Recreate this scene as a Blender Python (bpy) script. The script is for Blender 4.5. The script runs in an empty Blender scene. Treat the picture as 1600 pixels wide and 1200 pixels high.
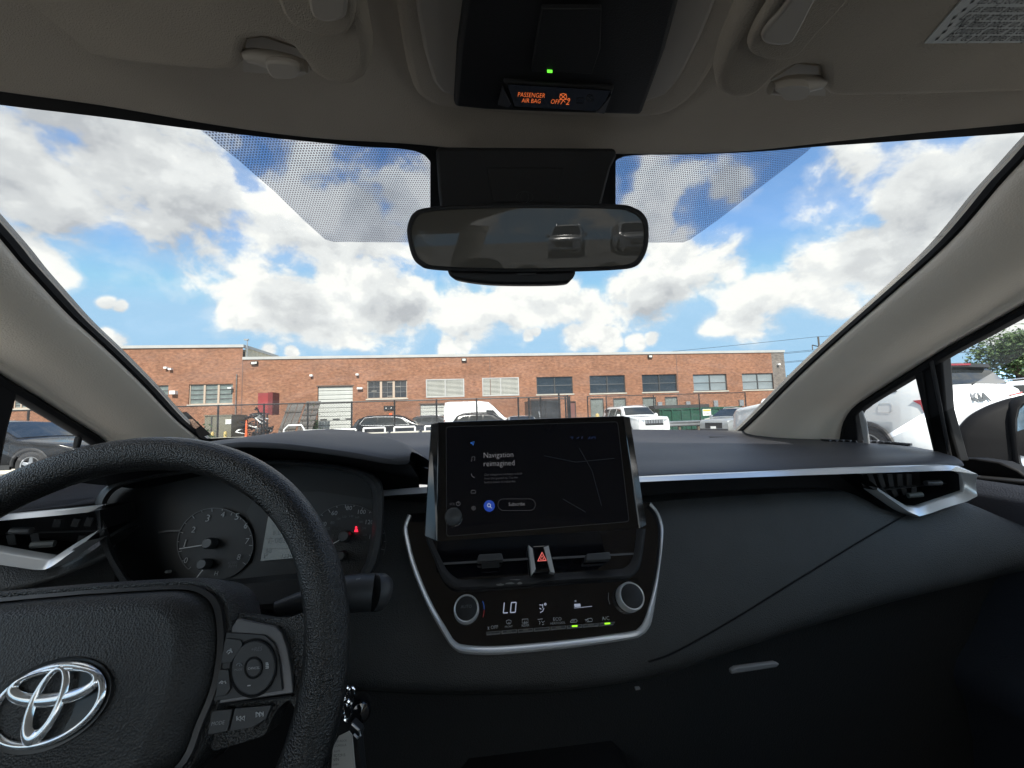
import bpy, bmesh, math, random
from mathutils import Vector, Matrix, noise
from math import radians, sin, cos, tan, pi, sqrt, atan2
random.seed(7)
S = bpy.context.scene
COL = S.collection

# ------------------------------------------------------------------ camera
CAM = Vector((0, 0, 1.15))
YAW, PITCH, ROLL = radians(6.5), radians(4.8), radians(1.8)
FPX = 600.0                                  # focal length in pixels of the 1600 px wide photograph
fwd = Vector((sin(YAW)*cos(PITCH), cos(YAW)*cos(PITCH), sin(PITCH)))
right0 = Vector((cos(YAW), -sin(YAW), 0))
up0 = right0.cross(fwd)
RT = right0*cos(ROLL) - up0*sin(ROLL)
UPV = up0*cos(ROLL) + right0*sin(ROLL)
cd = bpy.data.cameras.new('camera')
cam = bpy.data.objects.new('camera', cd); COL.objects.link(cam)
cd.sensor_width = 36; cd.lens = 36*FPX/1600; cd.clip_start = .01; cd.clip_end = 3000
M4 = Matrix((RT, UPV, -fwd)).transposed().to_4x4(); M4.translation = CAM
cam.matrix_world = M4
S.camera = cam

# ------------------------------------------------------------------ light, sky, exposure
SUN_EL, SUN_AZ = radians(44), radians(184)    # sun high behind the car, a little to the left
SKY_STRENGTH = .12
SUN_POWER = 3.6
S.view_settings.view_transform = 'Standard'; S.view_settings.look = 'None'
S.view_settings.gamma = 1; S.view_settings.use_curve_mapping = False
S.view_settings.exposure = 2.3
S.render.engine = 'CYCLES'
S.cycles.use_denoising = True
S.cycles.max_bounces = 10; S.cycles.diffuse_bounces = 8; S.cycles.glossy_bounces = 4
S.cycles.transparent_max_bounces = 24
S.cycles.sample_clamp_indirect = 6
sd = bpy.data.lights.new('sun', 'SUN'); sd.energy = SUN_POWER; sd.angle = radians(.5); sd.color = (1, .95, .87)
sun = bpy.data.objects.new('sun', sd); COL.objects.link(sun)
sdir = Vector((sin(SUN_AZ)*cos(SUN_EL), cos(SUN_AZ)*cos(SUN_EL), sin(SUN_EL)))   # towards the sun
sun.rotation_euler = sdir.to_track_quat('Z', 'Y').to_euler(); sun.location = (0, 0, 30)

# ------------------------------------------------------------------ ray helpers (measuring the place from the photograph)
def ray(px, py): return fwd + RT*((px-800)/FPX) + UPV*((600-py)/FPX)
def PY(px, py, Y): d = ray(px, py); return CAM + d*(Y/d.y)
def PX(px, py, X): d = ray(px, py); return CAM + d*(X/d.x)
def PZ(px, py, Z): d = ray(px, py); return CAM + d*((Z-CAM.z)/d.z)
def PP(px, py, p0, n): d = ray(px, py); return CAM + d*((p0-CAM).dot(n)/d.dot(n))
def PS(px, py, f, a=.12, b=2.2):
    d = ray(px, py); d = d/d.length
    n = 160; t0 = a; f0 = f(CAM+d*t0)
    for i in range(1, n+1):
        t1 = a+(b-a)*i/n; f1 = f(CAM+d*t1)
        if f0*f1 <= 0:
            for _ in range(30):
                m = (t0+t1)/2; fm = f(CAM+d*m)
                if f0*fm <= 0: t1 = m
                else: t0 = m; f0 = fm
            return CAM+d*t0
        t0, f0 = t1, f1
    return CAM+d*b
def line(pts, x):
    if x <= pts[0][0]: return pts[0][1]
    for (a, b), (c, e) in zip(pts, pts[1:]):
        if x <= c: return b+(e-b)*(x-a)/(c-a)
    return pts[-1][1]
def spline(pts, n, closed=False):
    P = [Vector(p) if len(p) > 2 else Vector((p[0], p[1], 0)) for p in pts]
    m = len(P); out = []; segs = m if closed else m-1
    for i in range(segs):
        p1, p2 = P[i], P[(i+1) % m]
        p0 = P[(i-1) % m] if closed or i > 0 else p1*2-p2
        p3 = P[(i+2) % m] if closed or i+2 < m else p2*2-p1
        k = n
        for j in range(k):
            t = j/k
            out.append(.5*((2*p1)+(p2-p0)*t+(2*p0-5*p1+4*p2-p3)*t*t+(3*p1-p0-3*p2+p3)*t**3))
    if not closed: out.append(P[-1])
    return out
def resample(P, n):
    L = [0]
    for a, b in zip(P, P[1:]): L.append(L[-1]+(b-a).length)
    out = []; j = 0
    for i in range(n):
        s = L[-1]*i/(n-1)
        while j < len(L)-2 and L[j+1] < s: j += 1
        d = L[j+1]-L[j]
        out.append(P[j].lerp(P[j+1], (s-L[j])/d if d > 1e-9 else 0))
    return out

# ------------------------------------------------------------------ materials
MATS = {}
def mat(name, col, rough=.5, metal=0, bump=None, spec=.5, emit=None, estr=1, coat=0, var=None, alpha=None, croug=.05):
    if name in MATS: return MATS[name]
    m = bpy.data.materials.new(name); m.use_nodes = True; nt = m.node_tree; N = nt.nodes; L = nt.links
    b = N['Principled BSDF']
    b.inputs['Base Color'].default_value = (*col, 1); b.inputs['Roughness'].default_value = rough
    b.inputs['Metallic'].default_value = metal; b.inputs['Specular IOR Level'].default_value = spec
    if coat: b.inputs['Coat Weight'].default_value = coat; b.inputs['Coat Roughness'].default_value = croug
    if emit: b.inputs['Emission Color'].default_value = (*emit, 1); b.inputs['Emission Strength'].default_value = estr
    tc = N.new('ShaderNodeTexCoord')
    if bump:                                     # (kind, scale, distance)
        kind, sc, dist = bump
        if kind == 'grain':
            t = N.new('ShaderNodeTexVoronoi'); t.feature = 'SMOOTH_F1' if False else 'F1'; t.inputs['Scale'].default_value = sc; o = t.outputs['Distance']
        elif kind == 'weave':
            t = N.new('ShaderNodeTexWave'); t.inputs['Scale'].default_value = sc; t.inputs['Distortion'].default_value = 3; t.inputs['Detail Scale'].default_value = 3; o = t.outputs['Color']
        else:
            t = N.new('ShaderNodeTexNoise'); t.inputs['Scale'].default_value = sc; t.inputs['Detail'].default_value = 4; o = t.outputs['Fac']
        L.new(tc.outputs['Object'], t.inputs['Vector'])
        bp = N.new('ShaderNodeBump'); bp.inputs['Distance'].default_value = dist; bp.inputs['Strength'].default_value = 1
        L.new(o, bp.inputs['Height']); L.new(bp.outputs['Normal'], b.inputs['Normal'])
    if var:                                      # (scale, amount[, roughness amount]) soft wear in colour and gloss
        n = N.new('ShaderNodeTexNoise'); n.inputs['Scale'].default_value = var[0]; n.inputs['Detail'].default_value = 5
        L.new(tc.outputs['Object'], n.inputs['Vector'])
        mr = N.new('ShaderNodeMapRange'); mr.inputs['From Min'].default_value = .3; mr.inputs['From Max'].default_value = .7
        mr.inputs['To Min'].default_value = 1-var[1]; mr.inputs['To Max'].default_value = 1+var[1]
        L.new(n.outputs['Fac'], mr.inputs['Value'])
        mx = N.new('ShaderNodeMix'); mx.data_type = 'RGBA'; mx.blend_type = 'MULTIPLY'; mx.inputs['Factor'].default_value = 1
        mx.inputs['A'].default_value = (*col, 1); L.new(mr.outputs['Result'], mx.inputs['B']); L.new(mx.outputs['Result'], b.inputs['Base Color'])
        if len(var) > 2:
            m2 = N.new('ShaderNodeMapRange'); m2.inputs['From Min'].default_value = .3; m2.inputs['From Max'].default_value = .7
            m2.inputs['To Min'].default_value = rough-var[2]; m2.inputs['To Max'].default_value = rough+var[2]
            L.new(n.outputs['Fac'], m2.inputs['Value']); L.new(m2.outputs['Result'], b.inputs['Roughness'])
    MATS[name] = m
    return m
def clear_glass(name, tint, refl=.06, fac=None):
    if name in MATS: return MATS[name]
    m = bpy.data.materials.new(name); m.use_nodes = True; nt = m.node_tree; N = nt.nodes; L = nt.links
    N.remove(N['Principled BSDF']); out = N['Material Output']
    tr = N.new('ShaderNodeBsdfTransparent'); tr.inputs['Color'].default_value = (*tint, 1)
    gl = N.new('ShaderNodeBsdfGlossy'); gl.inputs['Roughness'].default_value = 0
    gl.inputs['Color'].default_value = (1, 1, 1, 1)
    fr = N.new('ShaderNodeLayerWeight'); fr.inputs['Blend'].default_value = .12
    mu = N.new('ShaderNodeMath'); mu.operation = 'MULTIPLY'; mu.inputs[1].default_value = refl
    L.new(fr.outputs['Fresnel'], mu.inputs[0])
    mix = N.new('ShaderNodeMixShader'); L.new(mu.outputs[0], mix.inputs[0]); L.new(tr.outputs[0], mix.inputs[1]); L.new(gl.outputs[0], mix.inputs[2])
    L.new(mix.outputs[0], out.inputs['Surface']); MATS[name] = m
    return m
def lit(name, col, s): return mat(name, (.01, .01, .01), .6, emit=col, estr=s*.20)

m_liner = mat('headliner fabric', (.52, .46, .38), .95, bump=('noise', 1000, .0008), spec=.1, var=(9, .05))
m_visor = mat('visor cloth', (.48, .425, .35), .95, bump=('noise', 1000, .0008), spec=.1, var=(12, .05))
m_beige = mat('beige grained plastic', (.88, .79, .665), .5, bump=('grain', 520, .0003), spec=.35, var=(7, .04))
m_beige2 = mat('beige smooth plastic', (.46, .415, .355), .5, spec=.4, var=(9, .04))
m_dashtop = mat('soft dashboard skin', (.052, .051, .057), .50, bump=('grain', 900, .00022), spec=.5, var=(6, .10, .05))
m_dash = mat('dark dashboard skin', (.039, .040, .040), .45, bump=('grain', 700, .0005), spec=.42, var=(12, .2, .08))
m_black = mat('matte black plastic', (.018, .018, .019), .55, bump=('noise', 900, .0003), spec=.35)
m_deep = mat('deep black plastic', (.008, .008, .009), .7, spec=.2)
m_gloss = mat('piano black', (.006, .006, .008), .06, spec=.6, coat=.6, var=(30, .2, .03))
m_leather = mat('grained wheel leather', (.019, .019, .019), .30, bump=('grain', 800, .0006), spec=.55, var=(14, .1, .05))
m_pad = mat('airbag cover vinyl', (.026, .026, .026), .44, bump=('grain', 800, .0004), spec=.45)
m_silver = mat('satin silver trim', (.93, .94, .95), .24, metal=.5, spec=.6, var=(20, .04))
m_chrome = mat('polished chrome', (.86, .87, .88), .07, metal=1)
m_ring = mat('satin ring', (.80, .80, .80), .38, metal=.6)
m_switch = mat('switch plastic', (.045, .046, .048), .45, spec=.45)
m_switchsat = mat('satin dark grey plastic', (.12, .12, .125), .3, metal=.4)
m_print = mat('white print', (.45, .46, .47), .6)
m_printdim = mat('grey print', (.16, .17, .18), .6)
m_carpet = mat('black carpet', (.010, .010, .010), .98, bump=('noise', 500, .003), spec=.05)
m_seat = mat('light grey seat fabric', (.50, .47, .42), .9, bump=('weave', 220, .0008), spec=.1)
m_seal = mat('black rubber seal', (.010, .010, .011), .6, spec=.3)
m_paint = mat('own car silver paint', (.62, .64, .67), .28, metal=.35, coat=1)
m_glass = clear_glass('windscreen glass', (.355, .365, .361), .35)
def dusty(m):
    nt = m.node_tree; N = nt.nodes; L = nt.links; out = N['Material Output']; src = out.inputs['Surface'].links[0].from_socket
    tc = N.new('ShaderNodeTexCoord'); mp = N.new('ShaderNodeMapping'); mp.inputs['Scale'].default_value = (3, 9, 9); mp.inputs['Rotation'].default_value = (.3, .2, .5); L.new(tc.outputs['Object'], mp.inputs[0])
    n = N.new('ShaderNodeTexNoise'); n.inputs['Scale'].default_value = 3; n.inputs['Detail'].default_value = 8; n.inputs['Roughness'].default_value = .7; L.new(mp.outputs[0], n.inputs['Vector'])
    r = N.new('ShaderNodeMapRange'); r.inputs['From Min'].default_value = .45; r.inputs['From Max'].default_value = .8; r.inputs['To Min'].default_value = .008; r.inputs['To Max'].default_value = .05; L.new(n.outputs['Fac'], r.inputs[0])
    d = N.new('ShaderNodeBsdfTranslucent'); d.inputs[0].default_value = (.7, .7, .68, 1); mx = N.new('ShaderNodeMixShader'); L.new(r.outputs[0], mx.inputs[0]); L.new(src, mx.inputs[1]); L.new(d.outputs[0], mx.inputs[2]); L.new(mx.outputs[0], out.inputs['Surface'])
dusty(m_glass)
m_rearglass = clear_glass('rear window glass', (.97, .98, .975), .3)
m_sideglass = clear_glass('side window glass', (.56, .575, .57), .4)

# ------------------------------------------------------------------ object helpers
ABS = {}
def tag(o, label=None, cat=None, group=None, kind=None):
    if label: o['label'] = label
    if cat: o['category'] = cat
    if group: o['group'] = group
    if kind: o['kind'] = kind
    return o
def empty(name, loc=(0, 0, 0), rz=0, label=None, cat=None, group=None, parent=None):
    o = bpy.data.objects.new(name, None); COL.objects.link(o); o.location = loc; o.rotation_euler = (0, 0, rz)
    o.empty_display_size = .2
    if parent is not None:
        o.parent = parent; o.location = Vector(loc)-ABS.get(parent.name, Vector((0, 0, 0))); ABS[o.name] = Vector(loc)
    else: ABS[o.name] = Vector((0, 0, 0))
    return tag(o, label, cat, group)
def mesh(name, V, Fc, m, parent=None, smooth=True, bevel=0, seg=2, sub=0, solid=0, label=None, own_origin=True, angle=40, kind=None):
    V = [Vector(v) for v in V]
    c = Vector((0, 0, 0))
    if parent is not None or own_origin:
        for v in V: c += v
        c /= max(1, len(V))
    me = bpy.data.meshes.new(name); me.from_pydata([v-c for v in V], [], Fc)
    bm = bmesh.new(); bm.from_mesh(me); bmesh.ops.remove_doubles(bm, verts=bm.verts, dist=1e-6)
    bmesh.ops.recalc_face_normals(bm, faces=bm.faces)
    for f in bm.faces: f.smooth = smooth
    if smooth:
        for e in bm.edges:
            if len(e.link_faces) == 2 and e.calc_face_angle(0) > radians(angle): e.smooth = False
    bm.to_mesh(me); bm.free()
    me.materials.append(m)
    o = bpy.data.objects.new(name, me); COL.objects.link(o)
    if parent is not None:
        o.parent = parent; o.location = c-ABS[parent.name]; ABS[o.name] = c
    else: o.location = c; ABS[o.name] = c
    if solid:
        md = o.modifiers.new('s', 'SOLIDIFY'); md.thickness = solid; md.offset = 0
    if bevel:
        md = o.modifiers.new('b', 'BEVEL'); md.width = bevel; md.segments = seg; md.limit_method = 'ANGLE'; md.angle_limit = radians(35)
        md.harden_normals = False
    if sub:
        md = o.modifiers.new('d', 'SUBSURF'); md.levels = sub; md.render_levels = sub
    if label: o['label'] = label
    if kind: o['kind'] = kind
    return o
def slab_geo(out, n, t):
    """outline (front face) extruded by t against n"""
    k = len(out); V = [v.copy() for v in out]+[v-n*t for v in out]
    F = [list(range(k)), list(range(2*k-1, k-1, -1))]
    for i in range(k): j = (i+1) % k; F.append([i, j, k+j, k+i])
    return V, F
def slab(name, out, n, t, m, parent=None, **k):
    V, F = slab_geo(out, n, t); return mesh(name, V, F, m, parent, **k)
def join_geo(parts):
    V, F = [], []
    for v, f in parts:
        b = len(V); V += list(v); F += [[i+b for i in q] for q in f]
    return V, F
def loft_geo(rows, closed=False):
    n = len(rows[0]); V = [p for r in rows for p in r]; F = []
    for i in range(len(rows)-1):
        for j in range(n if closed else n-1):
            a = i*n+j; b = i*n+(j+1) % n; F.append([a, b, b+n, a+n])
    return V, F
def loft(name, rows, m, parent=None, closed=False, **k):
    V, F = loft_geo(rows, closed); return mesh(name, V, F, m, parent, **k)
def tube_geo(P, r, k=10, closed=False, ry=None, flat=None):
    rows = []; n = len(P)
    up = Vector(flat) if flat else Vector((0, 0, 1))
    for i in range(n):
        a = P[(i-1) % n] if closed or i > 0 else P[i]; b = P[(i+1) % n] if closed or i < n-1 else P[i]
        t = (b-a).normalized(); s = t.cross(up)
        if s.length < 1e-3: s = t.cross(Vector((1, 0, 0)))
        s.normalize(); u = s.cross(t).normalized()
        R = r[i] if isinstance(r, (list, tuple)) else r; Ry = ry if ry else R
        rows.append([P[i]+s*cos(2*pi*j/k)*R+u*sin(2*pi*j/k)*Ry for j in range(k)])
    if closed: rows.append(rows[0])
    V, F = loft_geo(rows, True)
    if not closed:
        F.append(list(range(k))[::-1]); F.append([len(V)-k+j for j in range(k)])
    return V, F
def tube(name, P, r, m, parent=None, k=10, closed=False, ry=None, flat=None, **kw):
    V, F = tube_geo([Vector(p) for p in P], r, k, closed, ry, flat); return mesh(name, V, F, m, parent, **kw)
def box_geo(x0, x1, y0, y1, z0, z1):
    V = [Vector((x, y, z)) for z in (z0, z1) for y in (y0, y1) for x in (x0, x1)]
    return V, [[0, 2, 3, 1], [4, 5, 7, 6], [0, 1, 5, 4], [2, 6, 7, 3], [0, 4, 6, 2], [1, 3, 7, 5]]
def box(name, x0, x1, y0, y1, z0, z1, m, parent=None, **k):
    V, F = box_geo(x0, x1, y0, y1, z0, z1); return mesh(name, V, F, m, parent, smooth=k.pop('smooth', False), **k)
def lathe_geo(prof, c, ax, k=32):
    """prof: list of (radius, height along ax)"""
    ax = ax.normalized(); s = ax.orthogonal().normalized(); u = ax.cross(s)
    rows = [[c+ax*h+(s*cos(2*pi*j/k)+u*sin(2*pi*j/k))*max(r, 1e-5) for j in range(k)] for r, h in prof]
    return loft_geo(rows, True)
def lathe(name, prof, c, ax, m, parent=None, k=32, **kw):
    V, F = lathe_geo(prof, c, ax, k); return mesh(name, V, F, m, parent, **kw)
def rrect(x0, y0, x1, y1, r, k=5):
    out = []
    for cx, cy, a0 in ((x1-r, y0+r, -90), (x1-r, y1-r, 0), (x0+r, y1-r, 90), (x0+r, y0+r, 180)):
        for i in range(k+1):
            a = radians(a0+90*i/k); out.append((cx+r*cos(a), cy+r*sin(a)))
    return out
def roundpoly(P, r, k=4):
    """round the corners of a px polygon"""
    out = []; n = len(P)
    for i in range(n):
        a, b, c = Vector(P[i-1]), Vector(P[i]), Vector(P[(i+1) % n])
        rr = min(r, (a-b).length*.45, (c-b).length*.45)
        p, q = b+(a-b).normalized()*rr, b+(c-b).normalized()*rr
        for j in range(k+1):
            t = j/k; out.append(tuple((p*(1-t)**2+b*2*t*(1-t)+q*t*t)[:2]))
    return out
class Plane:
    def __init__(s, p0, n): s.p = Vector(p0); s.n = Vector(n).normalized()
    def __call__(s, px, py, off=0): return PP(px, py, s.p+s.n*off, s.n)
    def off(s, d): return Plane(s.p+s.n*d, s.n)
def pslab(name, px, pl, off, t, m, parent, **k):
    return slab(name, [pl(x, y, off) for x, y in px], pl.n, t, m, parent, **k)
def stroke_geo(px, pl, w, off, closed=False, t=.0003):
    P = [pl(x, y, off) for x, y in px]; n = len(P); Ls, Rs = [], []
    for i in range(n):
        a = P[(i-1) % n] if closed or i else P[i]; b = P[(i+1) % n] if closed or i < n-1 else P[i]
        d = (b-a).normalized(); s = pl.n.cross(d)*w/2
        Ls.append(P[i]+s); Rs.append(P[i]-s)
    V = Ls+Rs+[v-pl.n*t for v in Ls]+[v-pl.n*t for v in Rs]; F = []
    for i in range(n if closed else n-1):
        j = (i+1) % n; F += [[i, j, n+j, n+i], [i, 2*n+i, 2*n+j, j], [n+i, n+j, 3*n+j, 3*n+i]]
    return V, F
def stroke(name, strokes, pl, w, off, m, parent, closed=False, **k):
    return mesh(name, *join_geo([stroke_geo(s, pl, w, off, closed) for s in strokes]), m, parent, smooth=False, **k)
def circ(cx, cy, rx, ry=None, k=24, a0=0, a1=360, rot=0):
    ry = ry or rx; n = k if abs(a1-a0) >= 360 else k+1; o = []
    for i in range(n):
        a = radians(a0+(a1-a0)*i/k); x, y = rx*cos(a), ry*sin(a); r = radians(rot)
        o.append((cx+x*cos(r)-y*sin(r), cy+x*sin(r)+y*cos(r)))
    return o
def text_mesh(s, bold=-.004, res=2):
    cu = bpy.data.curves.new('lettering', 'FONT'); cu.body = s; cu.resolution_u = res; cu.offset = bold
    ob = bpy.data.objects.new('lettering', cu); COL.objects.link(ob)
    me = bpy.data.meshes.new_from_object(ob.evaluated_get(bpy.context.evaluated_depsgraph_get()))
    V = [v.co.copy() for v in me.vertices]; F = [list(p.vertices) for p in me.polygons]
    bpy.data.objects.remove(ob); bpy.data.curves.remove(cu); bpy.data.meshes.remove(me)
    return V, F
def text3(s, a, b, n, m, parent, bold=-.006, name='lettering', hs=1, label=None, slant=0):
    """text whose baseline runs from point a to point b on a surface with normal n"""
    V, F = text_mesh(s, bold)
    if not V: return None
    x0 = min(v.x for v in V); x1 = max(v.x for v in V); k = (b-a).length/(x1-x0)
    ex = (b-a).normalized(); ey = n.cross(ex).normalized()
    return mesh(name, [a+ex*(v.x-x0+v.y*slant)*k+ey*v.y*k*hs for v in V], F, m, parent, smooth=False, label=label)
def ptext(s, x0, y0, x1, y1, pl, m, parent, off=.0006, **k):
    return text3(s, pl(x0, y0, off), pl(x1, y1, off), pl.n, m, parent, **k)

# ================================================================== SKY
CLOUD_BRIGHT = 4.75
def build_world():
    w = bpy.data.worlds.new('World'); S.world = w; w.use_nodes = True; nt = w.node_tree; N = nt.nodes; L = nt.links
    bg = N['Background']
    sky = N.new('ShaderNodeTexSky'); sky.sky_type = 'NISHITA'; sky.sun_disc = False
    sky.sun_elevation = SUN_EL; sky.sun_rotation = SUN_AZ; sky.air_density = 1.15; sky.dust_density = .35; sky.ozone_density = 2.2
    bg.inputs['Strength'].default_value = SKY_STRENGTH
    tc = N.new('ShaderNodeTexCoord'); D = tc.outputs['Generated']
    def M(op, a, b=None, c=None):
        n = N.new('ShaderNodeMath'); n.operation = op
        for i, v in enumerate((a, b, c)):
            if v is None: continue
            if isinstance(v, (int, float)): n.inputs[i].default_value = v
            else: L.new(v, n.inputs[i])
        return n.outputs[0]
    def step(v, a, b, lo=0, hi=1, kind='SMOOTHSTEP'):
        n = N.new('ShaderNodeMapRange'); n.interpolation_type = kind
        n.inputs['From Min'].default_value = a; n.inputs['From Max'].default_value = b; n.inputs['To Min'].default_value = lo; n.inputs['To Max'].default_value = hi
        L.new(v, n.inputs[0]); return n.outputs[0]
    def noise_(vec, sc, det, rough=.55, dist=0):
        n = N.new('ShaderNodeTexNoise'); n.inputs['Scale'].default_value = sc; n.inputs['Detail'].default_value = det; n.inputs['Roughness'].default_value = rough; n.inputs['Distortion'].default_value = dist
        L.new(vec, n.inputs['Vector']); return n
    def mapping(vec, loc=(0, 0, 0), sc=(1, 1, 1)):
        n = N.new('ShaderNodeMapping'); n.inputs['Location'].default_value = loc; n.inputs['Scale'].default_value = sc; L.new(vec, n.inputs[0]); return n.outputs[0]
    # gentle warp so that the cloud masses have ragged outlines
    wn_ = noise_(D, 3.2, 4)
    sub = N.new('ShaderNodeVectorMath'); sub.operation = 'SUBTRACT'; L.new(wn_.outputs['Color'], sub.inputs[0]); sub.inputs[1].default_value = (.5, .5, .5)
    scl = N.new('ShaderNodeVectorMath'); scl.operation = 'SCALE'; L.new(sub.outputs[0], scl.inputs[0]); scl.inputs['Scale'].default_value = .09
    add = N.new('ShaderNodeVectorMath'); add.operation = 'ADD'; L.new(D, add.inputs[0]); L.new(scl.outputs[0], add.inputs[1])
    nz = N.new('ShaderNodeVectorMath'); nz.operation = 'NORMALIZE'; L.new(add.outputs[0], nz.inputs[0]); W = nz.outputs[0]
    blobs = [(60, 215, 150), (190, 230, 135), (310, 290, 110), (100, 300, 90), (20, 385, 70), (75, 400, 45), (395, 385, 85), (470, 350, 90), (450, 440, 85), (540, 440, 85), (400, 480, 45), (520, 500, 45), (600, 400, 80), (630, 470, 60), (730, 478, 55), (800, 470, 50), (560, 320, 70), (630, 310, 55), (480, 250, 50), (690, 300, 50),
             (1040, 270, 55), (1150, 275, 45), (1000, 340, 45), (985, 465, 55), (1050, 425, 62), (1110, 420, 55), (930, 478, 35), (870, 470, 40), (1180, 470, 60), (1270, 440, 75), (1360, 390, 110), (1320, 290, 75), (1440, 300, 125), (1550, 260, 120), (1500, 420, 90), (1300, 475, 45), (1420, 470, 60), (1650, 350, 120),
             (1105, 515, 24), (1135, 506, 26), (1175, 514, 30), (1200, 508, 20), (900, 530, 22), (925, 522, 28), (955, 530, 24), (1005, 541, 16), (1028, 536, 12), (692, 538, 14), (722, 532, 15), (826, 527, 9), (838, 524, 7), (174, 465, 14), (196, 471, 12), (118, 510, 22), (140, 524, 22), (165, 520, 18), (188, 530, 20), (418, 551, 14), (460, 554, 12), (1560, 520, 60), (900, 290, 50), (1010, 180, 60), (760, 250, 70)]
    acc = None
    for x, y, r in blobs:
        c = ray(x, y).normalized(); e = ray(x+r*1.75, y).normalized(); a = c.dot(e)
        dp = N.new('ShaderNodeVectorMath'); dp.operation = 'DOT_PRODUCT'; L.new(W, dp.inputs[0]); dp.inputs[1].default_value = c
        v = step(dp.outputs['Value'], a, 1.0, kind='LINEAR')
        acc = v if acc is None else M('MAXIMUM', acc, v)
    # the rest of the sky, outside the picture: the same broken cloud cover
    dpf = N.new('ShaderNodeVectorMath'); dpf.operation = 'DOT_PRODUCT'; L.new(D, dpf.inputs[0]); dpf.inputs[1].default_value = fwd
    outside = step(dpf.outputs['Value'], .56, .46)
    low = noise_(mapping(D, (3.1, 1.7, 0), (1, 1, 1.5)), 2.1, 2)
    lo = M('MULTIPLY', step(low.outputs['Fac'], .34, .54), outside)
    B = M('MAXIMUM', acc, M('MULTIPLY', lo, .85))
    B = step(B, 0, .95, kind='LINEAR')
    V = mapping(D, (0, 0, 0), (1, 1, 1.3))
    f1 = noise_(V, 8.0, 12, .56, .15)
    V2 = mapping(D, (-.010, -.006, .045), (1, 1, 1.3))
    f2 = noise_(V2, 8.0, 12, .56, .15)
    dens = M('ADD', M('SUBTRACT', M('MULTIPLY', B, 1.3), .78), M('MULTIPLY', M('SUBTRACT', f1.outputs['Fac'], .48), 3.5))
    alpha = step(dens, -.10, .46)
    wisp = M('MULTIPLY', step(dens, -.35, .1), .22); alpha = M('MAXIMUM', alpha, wisp)
    gacc = None
    for x, y, r in [(40, 215, 120), (150, 255, 130), (270, 320, 90), (200, 190, 100), (60, 310, 70), (1480, 300, 110), (1400, 370, 90), (1540, 380, 90), (610, 480, 40), (460, 470, 45), (1140, 290, 50), (1030, 480, 40), (600, 330, 50)]:
        c = ray(x, y).normalized(); e = ray(x+r*1.6, y).normalized(); a = c.dot(e)
        dp = N.new('ShaderNodeVectorMath'); dp.operation = 'DOT_PRODUCT'; L.new(W, dp.inputs[0]); dp.inputs[1].default_value = c
        v = step(dp.outputs['Value'], a, 1.0)
        gacc = v if gacc is None else M('MAXIMUM', gacc, v)
    # thick parts grey, thin edges and tops bright
    lf = noise_(mapping(D, (5, 2, 1), (1, 1, 1.8)), 2.6, 5, .5)
    thick = M('ADD', M('MULTIPLY', step(dens, .15, 1.35, kind='LINEAR'), .62), M('MULTIPLY', M('SUBTRACT', lf.outputs['Fac'], .5), 2.2))
    emb = M('MULTIPLY', M('SUBTRACT', f1.outputs['Fac'], f2.outputs['Fac']), 2.2)
    thick = M('ADD', thick, M('SUBTRACT', M('MULTIPLY', gacc, .95), .26))
    shade = M('ADD', M('SUBTRACT', 1.0, M('MULTIPLY', step(thick, .0, .95), .50)), emb)
    shade = step(shade, .22, 1.12, .28, 1.0, kind='LINEAR')
    ramp = N.new('ShaderNodeValToRGB'); ramp.color_ramp.interpolation = 'EASE'
    els = ramp.color_ramp.elements; els[0].position = .25; els[0].color = (.50, .515, .545, 1); els[1].position = 1; els[1].color = (1.0, .985, .95, 1)
    e = els.new(.52); e.color = (.67, .68, .695, 1); e = els.new(.78); e.color = (.83, .835, .835, 1)
    L.new(shade, ramp.inputs[0])
    cm = N.new('ShaderNodeVectorMath'); cm.operation = 'SCALE'; L.new(ramp.outputs[0], cm.inputs[0]); cm.inputs['Scale'].default_value = CLOUD_BRIGHT
    mx = N.new('ShaderNodeMix'); mx.data_type = 'RGBA'
    sk = N.new('ShaderNodeVectorMath'); sk.operation = 'MULTIPLY'; L.new(sky.outputs[0], sk.inputs[0]); sk.inputs[1].default_value = (.74, .89, 1.0)
    sk2 = N.new('ShaderNodeVectorMath'); sk2.operation = 'MINIMUM'; L.new(sk.outputs[0], sk2.inputs[0]); sk2.inputs[1].default_value = (1.85, 3.0, 4.15)
    sx = N.new('ShaderNodeSeparateXYZ'); L.new(D, sx.inputs[0]); alpha = M('MULTIPLY', alpha, step(sx.outputs['Z'], -.01, .015))
    L.new(alpha, mx.inputs['Factor']); L.new(sk2.outputs[0], mx.inputs['A']); L.new(cm.outputs[0], mx.inputs['B'])
    # below the horizon only plain sky colour
    L.new(mx.outputs['Result'], bg.inputs['Color'])
build_world()

# ================================================================== OUR CAR (seen from inside); its axis is +Y
MID = .09                                       # X of the car's centre line
V3 = Vector
car = empty('car', label='car whose dark dashboard and steering wheel the picture is taken from, beige pillars and headliner', cat='car')
def Wf(P): return (P.z-1.49)+.63*(P.y-.45)+.35*(P.x-MID)**2          # windscreen
def Win(P): return Wf(P)+.018                                        # a little inside it
def half(z): return .735-.32*(z-1.05)
def SRf(P): return P.x-(MID+half(P.z))                               # side glass planes
def SLf(P): return (MID-half(P.z))-P.x
def Hc(P): return P.z-(1.497-.22*(P.x-MID)**2)                       # ceiling
def Hv(P): return Hc(P)+.02
def Fs(P): return P.y-(.585-.085*((P.x-MID)/.65)**2-.35*(1.0-P.z))   # lower fascia
def onS(px, f, n=4, closed=False, rs=None):
    p = spline(px, n, closed)
    if rs: p = resample(p, rs)
    return [PS(v.x, v.y, f) for v in p]
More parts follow.
